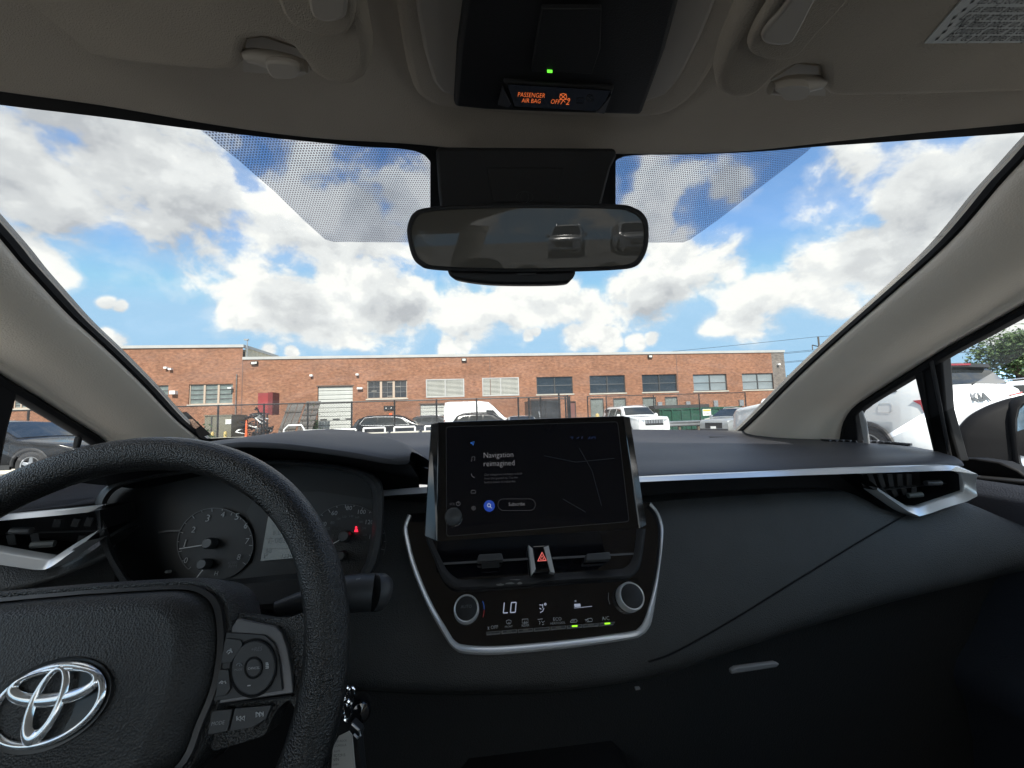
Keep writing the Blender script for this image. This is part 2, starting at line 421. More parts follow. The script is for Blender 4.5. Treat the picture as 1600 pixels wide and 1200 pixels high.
def yrow(px, Y, k=.10, n=40):
    out = []
    for v in resample(spline(px, 6), n):
        P = PY(v.x, v.y, Y)
        for _ in range(6): P = PY(v.x, v.y, Y-k*((P.x-MID)/.65)**2)
        out.append(P)
    return out

# ---- dashboard top
D0 = onS([(166, 699), (220, 692), (300, 686), (480, 680), (640, 676), (800, 672), (985, 671), (1085, 672), (1185, 674), (1240, 679), (1322, 687)], Win, rs=40)
D05 = yrow([(140, 709), (220, 703), (300, 697), (640, 690), (985, 685), (1108, 684), (1200, 683), (1300, 687), (1393, 693)], .93)
D1 = yrow([(62, 740), (120, 732), (200, 724), (400, 720), (600, 716), (800, 712), (985, 706), (1200, 700), (1380, 698), (1447, 702)], .78)
D15 = yrow([(-20, 765), (60, 757), (200, 747), (400, 741), (600, 735), (985, 722), (1200, 715), (1400, 710), (1480, 710)], .69)
D2 = yrow([(-90, 800), (0, 792), (154, 779), (380, 767), (600, 756), (800, 748), (1000, 739), (1200, 731), (1400, 722), (1480, 718), (1504, 721)], .615)
D3 = yrow([(-175, 820), (0, 806), (154, 792), (380, 778), (600, 764), (800, 755), (1000, 745), (1180, 738), (1313, 732), (1480, 727), (1508, 730)], .605)
D4 = [p+V3((0, .03, -.004)) for p in D3]
for r_ in (D15, D2, D3, D4):                     # the pad steps back behind the instrument cluster
    for p in r_:
        w_ = max(0, min(1, (.235-abs(p.x+.2955))/.03)); p.y += .10*w_; p.z -= .012*w_
def rowmid(a, b, t, up=0): return [p.lerp(q, t)+V3((0, 0, up)) for p, q in zip(a, b)]
dash = loft('dashboard', [D0, rowmid(D0, D05, .5, .001), D05, rowmid(D05, D1, .5, .002), D1, rowmid(D1, D15, .4, .002), D15, rowmid(D15, D2, .5, .003), D2, rowmid(D2, D3, .6, .0), D3, D4],
            m_dashtop, car, sub=1, angle=70)
# crease across the pad and the defroster grille in front of the windscreen
dg = [(1085, 673.5), (1183, 675.5), (1199, 682.5), (1109, 683.5)]
def Dtop(P):                                     # height field through the loft rows (for things lying on it)
    best = 9
    return P.z-line([(.5, 1.035), (.605, 1.046), (.63, 1.054), (.78, 1.071), (.93, 1.088), (1.2, 1.105)], P.y)
grl = [PS(x, y, lambda P: Dtop(P)-.004) for x, y in dg]
mesh('defroster_grille', grl, [[0, 1, 2, 3]], mat('grille black', (.014, .014, .015), .7), dash, smooth=False, solid=.002)
# side defogger grille with short teeth at the passenger end
gx = []
gp = onS([(1286, 688.5), (1330, 689.5), (1380, 691.5), (1420, 695)], lambda P: Dtop(P)-.006, rs=14)
for a, b in zip(gp[:-1], gp[1:]):
    c = a.lerp(b, .5); gx.append(box_geo(c.x-.002, c.x+.003, c.y-.010, c.y+.012, c.z-.002, c.z+.003))
sg = tube('side_defogger', gp, .010, m_deep, dash, k=6, ry=.003, flat=(0, 0, 1))
mesh('defogger_fin', *join_geo(gx), mat('fin grey', (.10, .10, .11), .5), dash, smooth=False, kind='stuff')

# ---- instrument hood (arched over the cluster, symmetric about the wheel)
WX = -.2755
def hood_row(px, Y, k=14, dz=0, ytip=None):
    R = []
    pts = resample(spline(px, 6), k)
    for i, v in enumerate(pts):
        yy = Y if ytip is None else Y+(ytip-Y)*(i/(k-1))**1.6
        P = PY(v.x, v.y, yy); P.z += dz; R.append(P)
    sh = WX-R[0].x
    R = [P+V3((sh*(1-i/(k-1)), 0, 0)) for i, P in enumerate(R)]
    Lh = [V3((2*WX-P.x, P.y, P.z)) for P in R[1:]][::-1]
    return Lh+R
hn = hood_row([(397, 689), (440, 691), (480, 695), (560, 707), (610, 717), (640, 717)], .50)
hf = hood_row([(400, 674), (440, 673.5), (480, 675), (560, 683), (620, 695), (644, 706)], .80, ytip=.515)
hm = rowmid(hn, hf, .5, .003)
hb = [V3((p.x+(p.x-WX)*.12, max(p.y+.14, .70), 1.06)) for p in hf]
hu = [p+V3((0, .004, -.007)) for p in hn]
loft('instrument_hood', [hu, hn, rowmid(hn, hf, .12, .003), hm, rowmid(hn, hf, .85, .002), hf, rowmid(hf, hb, .3, .004), hb], m_dashtop, dash, sub=1, angle=75)
hu2 = [V3((p.x*.97+WX*.03, .63, p.z-.035)) for p in hu]; hu3 = [V3((p.x, .66, 1.0)) for p in hu2]
loft('hood_underside', [hu, hu2, hu3], m_deep, dash)

# ---- passenger fascia, centre, and drivers knee side
Ftop = [(520, 800), (560, 788), (600, 777), (640, 783), (820, 785), (1012, 785), (1080, 778), (1150, 774), (1250, 769), (1345, 767), (1366, 777), (1413, 803), (1428, 806), (1470, 793), (1518, 779), (1560, 796), (1640, 832), (1720, 870)]
Fmid = [(510, 930), (640, 930), (820, 935), (1012, 960), (1040, 1010), (1100, 985), (1250, 893), (1340, 845), (1427, 815), (1500, 840), (1720, 850)]
Fbot = [(480, 1060), (600, 1068), (700, 1072), (850, 1070), (960, 1058), (1040, 1044), (1100, 1024), (1200, 990), (1300, 959), (1400, 929), (1500, 904), (1600, 881), (1720, 858)]
ft = resample([V3((x, y, 0)) for x, y in Ftop], 70); fb = resample(spline(Fbot, 6), 70)
rows = []
for k in range(9):
    t = k/8; r = []
    for a, b in zip(ft, fb):
        v = a.lerp(b, t); P = PS(v.x, v.y, Fs); P.y += .012*(1-t)**2-.006*sin(pi*t); r.append(P)
    rows.append(r)
last = rows[-1]
front = [p+V3((0, .05, -.004)) for p in rows[0]]
fas = loft('fascia', [front, rows[0]]+rows[1:]+[[p+V3((0, .003, -.009)) for p in last], [p+V3((0, .012, -.018)) for p in last], [p+V3((0, .03, -.026)) for p in last]], m_dash, car, sub=1, angle=60)
glv = loft('glovebox', [[p+V3((0, .028, -.024)) for p in last], [p+V3((0, .05, -.034)) for p in last], [V3((p.x, .56, min(p.z-.09, .80))) for p in last], [V3((p.x, .60, .42)) for p in last]], mat('shade darkened skin', (.020, .021, .022), .6, bump=('grain', 480, .0004), spec=.3), car, sub=1, angle=60)  # fascia skin made darker below the crease: the shade is in its colour
# seam running from the vent corner down to the console
def Fsi(P): return Fs(P)-.0
seam = []
for v in spline([(1428, 808), (1385, 824), (1340, 846), (1295, 872), (1250, 899), (1200, 930), (1150, 962), (1100, 992), (1060, 1014), (1035, 1026), (1012, 1032)], 6):
    P = PS(v.x, v.y, Fs); seam.append(P)
def fascia_pull(P):                              # lie on the built surface (undo the small crown)
    best = min((q for r in rows for q in r), key=lambda q: (q.x-P.x)**2+(q.z-P.z)**2)
    return V3((P.x, P.y+(best.y-(.585-.085*((best.x-MID)/.65)**2-.35*(1.0-best.z)))-.0008, P.z))
sm_ = [fascia_pull(p) for p in seam]
for _ in range(14): sm_ = [sm_[0]]+[(a+b*2+c)/4 for a, b, c in zip(sm_, sm_[1:], sm_[2:])]+[sm_[-1]]
tube('seam', sm_, .0011, m_deep, fas, k=6)
# black slot under the silver strip
s0 = yrow([(590, 770), (1000, 749), (1180, 742), (1340, 737), (1480, 733), (1506, 738)], .602)
s1 = [p+V3((0, .045, -.004)) for p in s0]
s2 = [p+V3((0, .05, -.06)) for p in s0]; s3 = [p+V3((0, .045, -.14)) for p in s0]
loft('recess_strip', [s0, s1, s2, s3], m_deep, dash)
# silver strip that runs along the dash and turns round the passenger vent
def strip(name, out, inn, Yc, m, parent, h=.006, kc=.10):
    O = yrow(out, Yc, kc, 60); I = yrow(inn, Yc, kc, 60)
    top = sum(p.z for p in O) > sum(p.z for p in I)
    def f(p, q): return V3((0, -h*((2.6 if O[0].z > I[0].z and abs(O[0].z-p.z) < .02 else 1.4) if p.z < q.z else .3), 0))
    mid1 = [o.lerp(i, .14)+f(o, i) for o, i in zip(O, I)]; mid2 = [o.lerp(i, .86)+f(i, o) for o, i in zip(O, I)]
    back = V3((0, .012, 0))
    return loft(name, [[p+back for p in O], O, mid1, mid2, I, [p+back for p in I]], m, parent, angle=50)
strip('silver_trim', [(588, 768.5), (700, 761), (1000, 745.5), (1180, 738), (1313, 732), (1470, 727), (1497, 728), (1509, 736), (1514, 752), (1518, 772), (1513, 779), (1470, 792), (1429, 806), (1413, 801), (1361, 765)],
      [(588, 773.5), (700, 766), (1000, 751), (1180, 743.5), (1340, 738), (1470, 733.5), (1492, 733), (1500, 740), (1504, 754), (1506, 766), (1502, 770), (1465, 781), (1427, 793.5), (1415, 790), (1370, 761.5)], .598, m_silver, dash)
strip('silver_trim', [(-60, 812), (43, 802), (100, 797), (158, 790.5)], [(-60, 818), (43, 807), (100, 802), (158, 796.5)], .598, m_silver, dash)
strip('silver_trim', [(-60, 850), (0, 861), (40, 868), (74, 873), (84, 871), (118, 849), (154, 828)], [(-60, 868), (0, 878), (40, 884), (74, 888), (93, 883), (124, 861), (155, 841)], .585, m_silver, dash)

# ---- side air vents
def side_vent(px, tab, tab2, vane, fins, cols, label=None):
    pl = Plane(PY(px[0][0], px[0][1], .60), (0, -1, 0))
    def q(x, y, Y=.60, k=.10):
        P = PY(x, y, Y)
        for _ in range(5): P = PY(x, y, Y-k*((P.x-MID)/.65)**2)
        return P
    back = [q(x, y)+V3((0, .05, 0)) for x, y in px]
    v = mesh('air_vent', back+[q(x, y) for x, y in px], [list(range(len(px)))]+[[i, (i+1) % len(px), len(px)+(i+1) % len(px), len(px)+i] for i in range(len(px))], m_deep, dash and car, smooth=False)
    if label: v['label'] = label
    a, b = [q(*p)+V3((0, .012, 0)) for p in vane]
    tube('vane', [a, b], .0018, mat('vane grey', (.05, .05, .052), .4), v, k=6, ry=.0008)
    A, B = [q(*p)+V3((0, .0, 0)) for p in tab]
    k = tube('vent_tab', [A, B], .0052, mat('tab grey', (.05, .05, .052), .35), v, k=8, ry=.004, bevel=.001)
    A, B = [q(*p)+V3((0, .008, 0)) for p in tab2]
    tube('vent_wheel', [A, B], .004, mat('tab light', (.10, .105, .10), .5), v, k=8)
    for (x0, y0), (x1, y1) in fins:
        tube('fin', [q(x0, y0)+V3((0, .022, 0)), q(x1, y1)+V3((0, .022, 0))], .0014, m_black, v, k=6, ry=.004)
    return v
side_vent([(1345, 741), (1488, 735), (1498, 741), (1500, 766), (1428, 790), (1412, 789), (1372, 761)], [(1446, 755), (1470, 754)], [(1428, 776), (1450, 774)],
          [(1392, 768), (1493, 757)], [((1366+i*16, 744), (1376+i*14, 766-i*.6)) for i in range(6)]+[((1400+i*18, 767-i*1.5), (1412+i*14, 782-i*2)) for i in range(4)], 6, 'angular air vent at the passenger end of the dash')
side_vent([(-70, 818), (100, 802), (156, 797), (158, 827), (86, 869), (60, 871), (-70, 855)], [(17, 829), (50, 829)], [(37, 855), (74, 853)],
          [(-10, 838), (138, 834)], [((114, 816), (108, 830)), ((136, 815), (130, 829)), ((92, 818), (86, 831)), ((60, 819), (56, 832)), ((100, 846), (96, 860)), ((20, 842), (24, 862)), ((-20, 844), (-16, 862))], 6, 'angular air vent at the driver end of the dash')

# ---- driver side lower panel
lt = resample(spline([(-140, 890), (-60, 879), (0, 881), (74, 890), (95, 884), (128, 864), (158, 840)], 5), 30)
lb = resample(spline([(-140, 950), (-60, 940), (0, 930), (60, 912), (120, 890), (163, 872)], 5), 30)
lrows = []
for k in range(5):
    r = []
    for a, b in zip(lt, lb): v = a.lerp(b, k/4); r.append(PS(v.x, v.y, Fs)+V3((0, .012*(1-k/4), 0)))
    lrows.append(r)
loft('knee_panel', [[p+V3((0, .05, 0)) for p in lrows[0]]]+lrows+[[p+V3((0, .03, -.015)) for p in lrows[-1]], [V3((p.x, .50, .84)) for p in lrows[-1]], [V3((p.x, .55, .45)) for p in lrows[-1]]], m_dash, dash, sub=1, angle=60)
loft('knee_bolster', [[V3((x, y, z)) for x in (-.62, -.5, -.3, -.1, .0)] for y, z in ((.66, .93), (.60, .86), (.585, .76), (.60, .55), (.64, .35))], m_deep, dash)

# ---- instrument cluster
clu = Plane((WX, .525, 1.0), (0, -cos(radians(18)), sin(radians(18))))
loop = [(414, 721), (458, 722), (517, 728), (561, 737), (582, 748), (591, 765), (592, 817), (586, 864), (574, 894), (558, 905), (440, 915), (330, 925), (240, 928), (205, 918), (182, 888), (165, 853), (156, 797), (160, 776), (179, 759), (223, 747), (288, 736), (350, 727)]
lp = spline(loop, 5, True)
cc = V3((375, 822, 0))
def ring(sc, off, dy=0): return [clu(cc.x+(v.x-cc.x)*sc, cc.y+(v.y-cc.y)*sc+dy, off) for v in lp]
R0, R1, R2, R3 = ring(1.035, -.03), ring(1.02, .0), ring(.985, .003), ring(.965, -.004)
cl = loft('instrument_cluster', [[p.copy() for p in R0], R1, R2, R3, ring(.95, -.05)], mat('cluster hood skin', (.035, .036, .038), .42, bump=('grain', 700, .0003)), car, closed=True, angle=60)
face_pl = clu.off(-.052)
fpx = [(v.x*.93+cc.x*.07, v.y*.93+cc.y*.07) for v in lp]
mesh('gauge_face', [face_pl(x, y, -.004) for x, y in [(v.x, v.y) for v in lp]], [list(range(len(lp)))], mat('gauge face', (.016, .017, .018), .45, spec=.4), cl, smooth=False)
pslab('gauge_surround', [(402, 770), (500, 768), (590, 782), (590, 905), (470, 905), (330, 918), (300, 900), (394, 880), (398, 830), (385, 800)], face_pl, -.002, .001, mat('surround grey', (.026, .028, .030), .5), cl)
DF = Plane(face_pl.p, face_pl.n)
def dial(cx, cy, rx, ry, a0, a1, tks, rot=0):
    pslab('dial', circ(cx, cy, rx, ry, 48), DF, .002, .002, mat('dial face', (.020, .021, .023), .5), cl)
    stroke('dial_ring', [circ(cx, cy, rx, ry, 60, a0, a1)], DF, .0009, .0035, mat('ring grey', (.09, .095, .10), .4), cl)
    ts = []
    for i in range(tks):
        a = radians(a0+(a1-a0)*i/(tks-1)); f = .90 if i % 2 == 0 else .95
        ts.append([(cx+rx*cos(a)*f, cy+ry*sin(a)*f), (cx+rx*cos(a)*.99, cy+ry*sin(a)*.99)])
    stroke('tick_mark', ts, DF, .0006, .004, m_print, cl, kind='stuff')
def num(s, x, y, w, m=m_print, dy=4): ptext(s, x-w/2, y+dy, x+w/2, y+dy, DF, m, cl, off=.004, name='numeral')
dial(336, 850, 59, 56, 135, 395, 17)
for s, x, y in (('0', 289, 877), ('1', 287, 852), ('2', 301, 829), ('3', 323, 812), ('4', 347, 805), ('5', 369, 809), ('6', 383, 823), ('7', 385, 847), ('8', 372, 872)): num(s, x, y, 1.5 if s == '1' else 5.6, dy=3)
num('x1000', 363, 879, 14, m_printdim, 2); num('RPM', 363, 884, 12, m_printdim, 3); num('H', 337, 896, 5, m_print, 3); num('C', 312, 907, 4, m_printdim, 2)
def needle(hub, tip, r):
    stroke('needle', [[hub, tip]], DF, .0011, .010, mat('needle white', (.6, .6, .6), .4), cl)
    lathe('needle_hub', [(0, .013), (.0055*r, .013), (.007*r, .010), (.0072*r, .0)], DF(hub[0], hub[1], .006), DF.n, mat('hub grey', (.055, .058, .062), .35), cl, k=24)
needle((332, 849), (280, 857.5), 1); needle((324, 881), (306, 904), .95)
dial(543, 846, 60, 58, 160, 400, 19)
for s, x, y, w in (('60', 522, 801, 9), ('80', 545, 793, 9), ('100', 565, 799, 12), ('120', 577, 815, 12), ('140', 583, 838, 12), ('160', 579, 861, 12), ('40', 505, 818, 9), ('20', 497, 842, 9), ('MPH', 572, 868, 9)): num(s, x, y, w)
for s, x, y in (('60', 512, 826), ('80', 519, 817), ('100', 529, 810), ('120', 538, 807), ('140', 549, 806), ('160', 558, 808), ('180', 564, 815), ('200', 569, 825), ('220', 570, 835), ('240', 569, 846), ('km/h', 566, 855)): num(s, x, y, 6, m_printdim, 2)
needle((541, 838), (512, 854), 1.05); needle((536, 868), (528, 884), .95); num('F', 546, 882, 4, m_print, 3)
stroke('fuel_symbol', [[(552, 881), (552, 886), (557, 886), (557, 881), (552, 881)], [(557, 883), (559, 884), (559, 886)]], DF, .0005, .004, m_print, cl)
red = lit('warning red', (1, .02, .05), 2.2)
mesh('seat_belt_light', *join_geo([slab_geo([DF(x, y, .005) for x, y in circ(556.5, 824, 1.6, k=10)], DF.n, .0005), slab_geo([DF(x, y, .005) for x, y in ((555, 826), (558, 826), (559.5, 831), (553.5, 831))], DF.n, .0005)]), red, cl, smooth=False)
scr = pslab('information_display', [(419, 807), (470, 809), (470, 871), (407, 876.5)], DF, .003, .002, mat('display grey blue', (.02, .022, .025), .25, emit=(.20, .25, .27), estr=.05), cl)
for x0, y0, x1, s in ((424, 824, 446, 'TRIP A'), (426, 836, 450, '0.0 mi'), (419, 849, 446, 'E-003'), (415, 864, 424, '68'), (412, 873, 417, 'P'), (440, 872, 460, '12345')):
    ptext(s, x0, y0, x1, y0-.5, DF, mat('display text', (.25, .27, .28), .5), cl, off=.0036)
stroke('display_line', [[(411, 858), (466, 856)], [(414, 842), (466, 840)]], DF, .0004, .0036, m_printdim, cl)
ey = lathe('trip_knob', [(0, .008), (.0016, .0075), (.0018, 0)], DF(266, 893, .0), DF.n, m_print, cl, k=16)
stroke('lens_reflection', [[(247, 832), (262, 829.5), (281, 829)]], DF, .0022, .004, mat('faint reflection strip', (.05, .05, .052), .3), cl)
loft('cluster_lip', [onS([(300, 921), (330, 909), (400, 902), (470, 896), (540, 906), (575, 900)], lambda P: P.y-.50+.0*(P.z), rs=20), onS([(300, 926), (330, 917), (400, 911), (470, 905), (540, 914), (580, 906)], lambda P: P.y-.47, rs=20), onS([(300, 950), (400, 945), (470, 940), (540, 945), (590, 940)], lambda P: P.y-.46, rs=20)], m_black, cl)

# ---- centre stack: gloss panel, silver U, climate controls, vents
st = Plane((MID, .525, .93), (0, -cos(radians(33)), sin(radians(33))))
outer = [(637, 803), (630, 820), (631, 840), (643, 886), (666, 944), (698, 1001), (708, 1013), (724, 1021), (778, 1023), (887, 1013), (985, 999), (1004, 992), (1013, 983), (1020, 964), (1031, 892), (1037, 834), (1034, 812), (1028, 798), (1017, 785)]
inner = [(643, 806), (637, 822), (639, 840), (650, 882), (673, 938), (703, 990), (710, 1000), (724, 1007), (778, 1009), (887, 999.5), (982, 987), (997, 981), (1004, 973), (1014, 946), (1027, 888), (1032, 834), (1029, 812), (1024, 801), (1014, 790)]
so = resample(spline(outer, 6), 110); si = resample(spline(inner, 6), 110)
ctr = pslab('climate_panel', [(v.x, v.y) for v in so], st, -.002, .05, m_gloss, car, angle=30)
def Q2(r, off): return [st(v.x, v.y, off) for v in r]
def mixr(a, b, t): return [p.lerp(q, t) for p, q in zip(a, b)]
loft('silver_surround', [Q2(so, -.006), Q2(so, .003), Q2(mixr(so, si, .25), .006), Q2(mixr(so, si, .75), .0045), Q2(si, .001), Q2(si, -.003)], m_silver, ctr, angle=60)
def ring_knob(cx, cy, rx, ry, mface=m_switch):
    c = st(cx, cy, .0); r = (st(cx+rx, cy, 0)-st(cx-rx, cy, 0)).length/2
    k = lathe('knob', [(r*1.02, 0), (r*1.0, .012), (r*.93, .0155), (r*.84, .0145)], c, st.n, m_ring, ctr, k=40)
    lathe('knob_face', [(r*.85, .0), (r*.84, .0150), (r*.80, .0154), (0, .0154)], c, st.n, m_black, ctr, k=40)
    return c
ring_knob(729, 953, 19.5, 20); ring_knob(982, 934, 19.5, 20)
stp = st.off(.0)
ptext('AUTO', 720, 950.5, 737, 949.5, st, m_printdim, ctr, off=.0158)
lcd = lit('climate display white', (.55, .62, .80), .5); lcdd = lit('climate display dim', (.35, .40, .50), .35)
def seg(strokes, m=lcd, w=.0009, name='display_digit', off=.0008): return stroke(name, strokes, st, w, off, m, ctr)
seg([[(788, 941.5), (786.5, 957.5)], [(786.5, 957.8), (793.5, 957.3)]], w=.0012)
seg([[(799, 941.5), (797.5, 957)], [(799, 941.5), (806.5, 941)], [(806.5, 941), (805.2, 956.5)], [(797.5, 957), (805.2, 956.5)]], w=.0012)
seg([[(843, 945), (848, 945.5)], [(848, 944), (848, 950)], [(850, 950), (848, 955), (844, 957)], [(843, 950), (846, 952)]], w=.0008, name='airflow_symbol')
seg([circ(852, 944, 1.4, k=8)+[(853.4, 944)]], w=.0010, name='airflow_symbol')
seg([[(897.5, 946), (907, 945.5)]], w=.0034, name='fan_bar'); seg([[(897, 950), (925, 947.3)]], w=.0005, name='fan_bar'); seg([[(898, 938), (900.5, 940.5)], [(900.5, 938), (898, 940.5)]], lcdd, .0008, 'fan_symbol')
seg([[(754, 939), (756, 945), (756.5, 952)]], lit('cool blue', (.02, .10, .45), .35), .0009, 'temperature_arc'); seg([[(756.5, 953), (756, 959), (754.5, 964)]], lit('warm red', (.4, .03, .03), .22), .0009, 'temperature_arc')
seg([[(951, 926), (950.5, 936), (953, 944)]], m_printdim, .0008, 'fan_arc')
def lab(s, x0, x1, y, dy=-.9, m=m_print): ptext(s, x0, y, x1, y+dy*(x1-x0)/12, st, m, ctr, off=.0007)
lab('OFF', 767, 778.5, 983); lab('FRONT', 789, 801, 981); lab('REAR', 815.5, 827, 979.6); lab('ECO', 865, 877.5, 970.3); lab('HEAT/COOL', 860.5, 883.5, 976); lab('A/C', 941, 952.5, 969.5)
seg([[(762, 979), (764.5, 984)], [(764.5, 979), (762, 984)]], m_print, .0006, 'fan_symbol')
def ico(strokes): stroke('button_symbol', strokes, st, .0006, .0007, m_print, ctr)
ico([[(791, 970), (795, 968.5), (799, 970), (798, 974), (792, 974.5), (791, 970)], [(794, 976), (794.5, 972)], [(796.5, 976), (796.5, 972)]])
ico([[(816, 967.5), (825, 967), (825, 973), (816, 973.5), (816, 967.5)], [(819, 976), (819.5, 970)], [(822, 976), (822, 970)]])
ico([[(840, 968), (848, 967)], [(842, 970), (844, 972.5), (843, 975.5)], [(846, 970), (848, 973), (851, 970)], [(847, 976), (850, 975)]])
ico([[(891, 971.5), (894, 968), (900, 967.5), (902, 970), (901, 972), (892, 972.5), (891, 971.5)], [(894, 970), (898, 970)]]); ico([[(915, 970.5), (918, 967), (924, 966), (926, 968.5), (925, 971), (917, 971.5)], [(914, 968), (920, 969)]])
b0, b1 = V3((757.5, 990.3, 0)), V3((962, 974.2, 0))
for i in range(8):
    a = b0.lerp(b1, i/8+.003); b = b0.lerp(b1, (i+1)/8-.004)
    bt = pslab('climate_button', [(a.x+(2 if i == 0 else 0), a.y-3), (b.x, b.y-3), (b.x-(3 if i == 7 else 0), b.y+2.2), (a.x+(2 if i == 0 else 0), a.y+2.4)], st, .0035, .003, mat('button silver grey', (.22, .22, .225), .35, metal=.5), ctr, smooth=False)
    pslab('button_face', [(a.x+1.5, a.y-2.2), (b.x-1.5, b.y-2.2), (b.x-1.5, b.y+.6), (a.x+1.5, a.y+.7)], st, .0040, .0006, m_switch, ctr, smooth=False)
    if i not in (0, 3):
        c = a.lerp(b, .5); on = i in (5, 7)
        pslab('button_led', [(c.x-4.2, c.y-1.9), (c.x+4.2, c.y-2.5), (c.x+4.2, c.y-.2), (c.x-4.2, c.y+.4)], st, .0045, .0005, lit('led green', (.35, 1, .02), 1.6) if on else mat('led off', (.12, .12, .11), .5), ctr, smooth=False)
# dust smear on the lip under the vent
# vents between screen and climate panel
lo = [(664, 838), (668, 850), (680, 878), (690, 903), (703, 917), (724, 922), (800, 917), (887, 910), (975, 904), (990, 899), (1000, 886), (1005, 860), (1009, 826)]
li = [(672, 838), (677, 853), (688, 876), (697, 893), (709, 905), (727, 910.5), (800, 905), (887, 899), (968, 893.5), (983, 889), (991, 879), (996, 858), (999, 826)]
vo = resample(spline(lo, 5), 70); vi = resample(spline(li, 5), 70)
vent = loft('centre_vent', [Q2(vo, -.002), Q2(vo, .007), Q2(mixr(vo, vi, .4), .0095), Q2(vi, .006), [p+V3((0, .07, .0)) for p in Q2(vi, .004)]], m_black, car, angle=70, label='wide centre air vent under the touchscreen')
bk = Plane(st.p+V3((0, .062, 0)), (0, -1, .25))
mesh('vent_back', [bk(x, y, 0) for x, y in ((672, 838), (697, 893), (727, 911), (887, 901), (983, 890), (998, 826))], [[0, 1, 2, 3, 4, 5]], m_deep, vent, smooth=False)
vp = st.off(.002)
for nm, a, b in (('vane', (688, 880.5), (826, 872.5)), ('vane', (864, 871.5), (992, 864.5))):
    P, Q = vp(*a), vp(*b); tube(nm, [P+V3((0, .010, 0)), Q+V3((0, .010, 0))], .009, m_switch, vent, k=8, ry=.0014, flat=(0, -.3, 1))
for i in range(14):
    if i in (6, 7): continue
    x = 706+i*20.5; y = 856-i*.6
    P, Q = vp(x, y-9), vp(x+2, y+44); tube('fin', [P+V3((0, .03, 0)), Q+V3((0, .03, 0))], .0012, mat('fin black', (.06, .06, .062), .4), vent, k=6, ry=.008, flat=(0, 1, 0))
def vtab(px0, px1, px2, px3, h):
    return mesh('vent_tab', *slab_geo([vp(*px0, .012), vp(*px1, .012), vp(*px2, .014), vp(*px3, .014)], vp.n, .014), m_switch, vent, smooth=False, bevel=.0015)
vtab((748, 866), (784, 864), (787, 875), (745, 877.5), 1); vtab((917, 865), (953, 862), (955, 873.5), (916, 876), 1)
pslab('vent_tab_grip', [(752, 875), (780, 873), (780, 886), (753, 887.5)], vp, .010, .003, m_black, vent)
# hazard switch with chrome cheeks
pslab('hazard_button', [(832, 853), (852, 852), (861, 893), (836, 896)], vp, .010, .012, m_gloss, vent, smooth=False, bevel=.0015)
pslab('chrome_cheek', [(826, 851.5), (832, 857), (837, 889), (831, 898)], vp, .013, .012, m_ring, vent, smooth=False)
pslab('chrome_cheek', [(850, 855), (857, 852.5), (867, 895), (860, 893)], vp, .013, .012, m_ring, vent, smooth=False)
hz = mat('hazard red', (.75, .16, .14), .5, emit=(.7, .14, .12), estr=.25)
stroke('hazard_triangle', [[(847, 863), (853.5, 875.5), (840.5, 876.5)]], vp, .0014, .0108, hz, vent, closed=True)
stroke('hazard_triangle', [[(847, 868), (850, 873.5), (844.2, 874)]], vp, .0009, .0108, hz, vent, closed=True)
# dust wiped off the vent lip
sm = mat('dust smear', (.16, .155, .15), .8)
mesh('dust_smear', *join_geo([slab_geo([vp(x+random.uniform(-1, 1), y+random.uniform(-.6, .6), .0082) for x, y in circ(cx, cy, rx, ry, 9)], vp.n, .0002) for cx, cy, rx, ry in ((782, 913.5, 6, 1.8), (797, 911.5, 7, 1.5), (812, 911.5, 4, 2.0), (805, 905.5, 9, .9))]), sm, vent, smooth=False)

# ---- touchscreen
sp = Plane((MID, .475, 1.06), (-.03, -cos(radians(19)), sin(radians(19))))
f0 = [(685, 659.5), (974, 649.5), (1000, 827), (683, 847)]
b0_ = [(673, 661.5), (984, 651), (1011, 821), (1000, 830), (683, 849), (663, 838)]
F1 = [sp(x, y, 0) for x, y in f0]
Bq = [sp(673, 661.5, -.010), sp(984.5, 651.5, -.010), sp(1010.5, 821, -.010), sp(663, 838.5, -.010)]
Bk = [p+V3((0, .018, 0)) for p in Bq]
V = F1+Bq+Bk
FF = [[0, 1, 2, 3]]+[[i, (i+1) % 4, 4+(i+1) % 4, 4+i] for i in range(4)]+[[4+i, 4+(i+1) % 4, 8+(i+1) % 4, 8+i] for i in range(4)]+[[8, 9, 10, 11]]
ts = mesh('touchscreen', V, FF, mat('screen housing black', (.006, .006, .007), .10, spec=.6), car, smooth=False, bevel=.0012, seg=2)
gl = roundpoly([(697, 667), (965, 659), (983, 815), (698, 838)], 5)
pslab('screen_glass', gl, sp, .0012, .002, mat('screen glass', (.003, .003, .0035), .05, spec=.35, emit=(.010, .012, .020), estr=.02), ts, smooth=False)
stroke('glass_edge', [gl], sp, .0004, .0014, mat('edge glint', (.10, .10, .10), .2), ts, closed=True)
w1 = lit('screen text white', (.62, .62, .66), .24); w2 = lit('screen text dim', (.5, .5, .55), .09); blu = lit('screen blue', (.02, .09, .62), .42); blud = lit('screen blue dim', (.03, .12, .5), .12)
def stx(s, x0, x1, y, m=w1, sl=-.035): return ptext(s, x0, y, x1, y+sl*(x1-x0), sp, m, ts, off=.0016, hs=1.12, bold=-.012)
stx('Navigation', 756, 802, 715.5); stx('reimagined', 756, 804, 728.7)
stx('Our navigation has been re-built', 757, 816, 743.5, w2); stx('from the ground up. Tap the', 757, 809, 749.3, w2); stx('button below to subscribe.', 757, 806, 755.2, w2)
stx('Subscribe', 795, 820, 790.5); stx('VOL', 702, 711, 789.5, w2)
pslab('search_button', circ(764.5, 790.5, 8.7, 9.0, 28), sp, .0016, .0004, blu, ts, smooth=False)
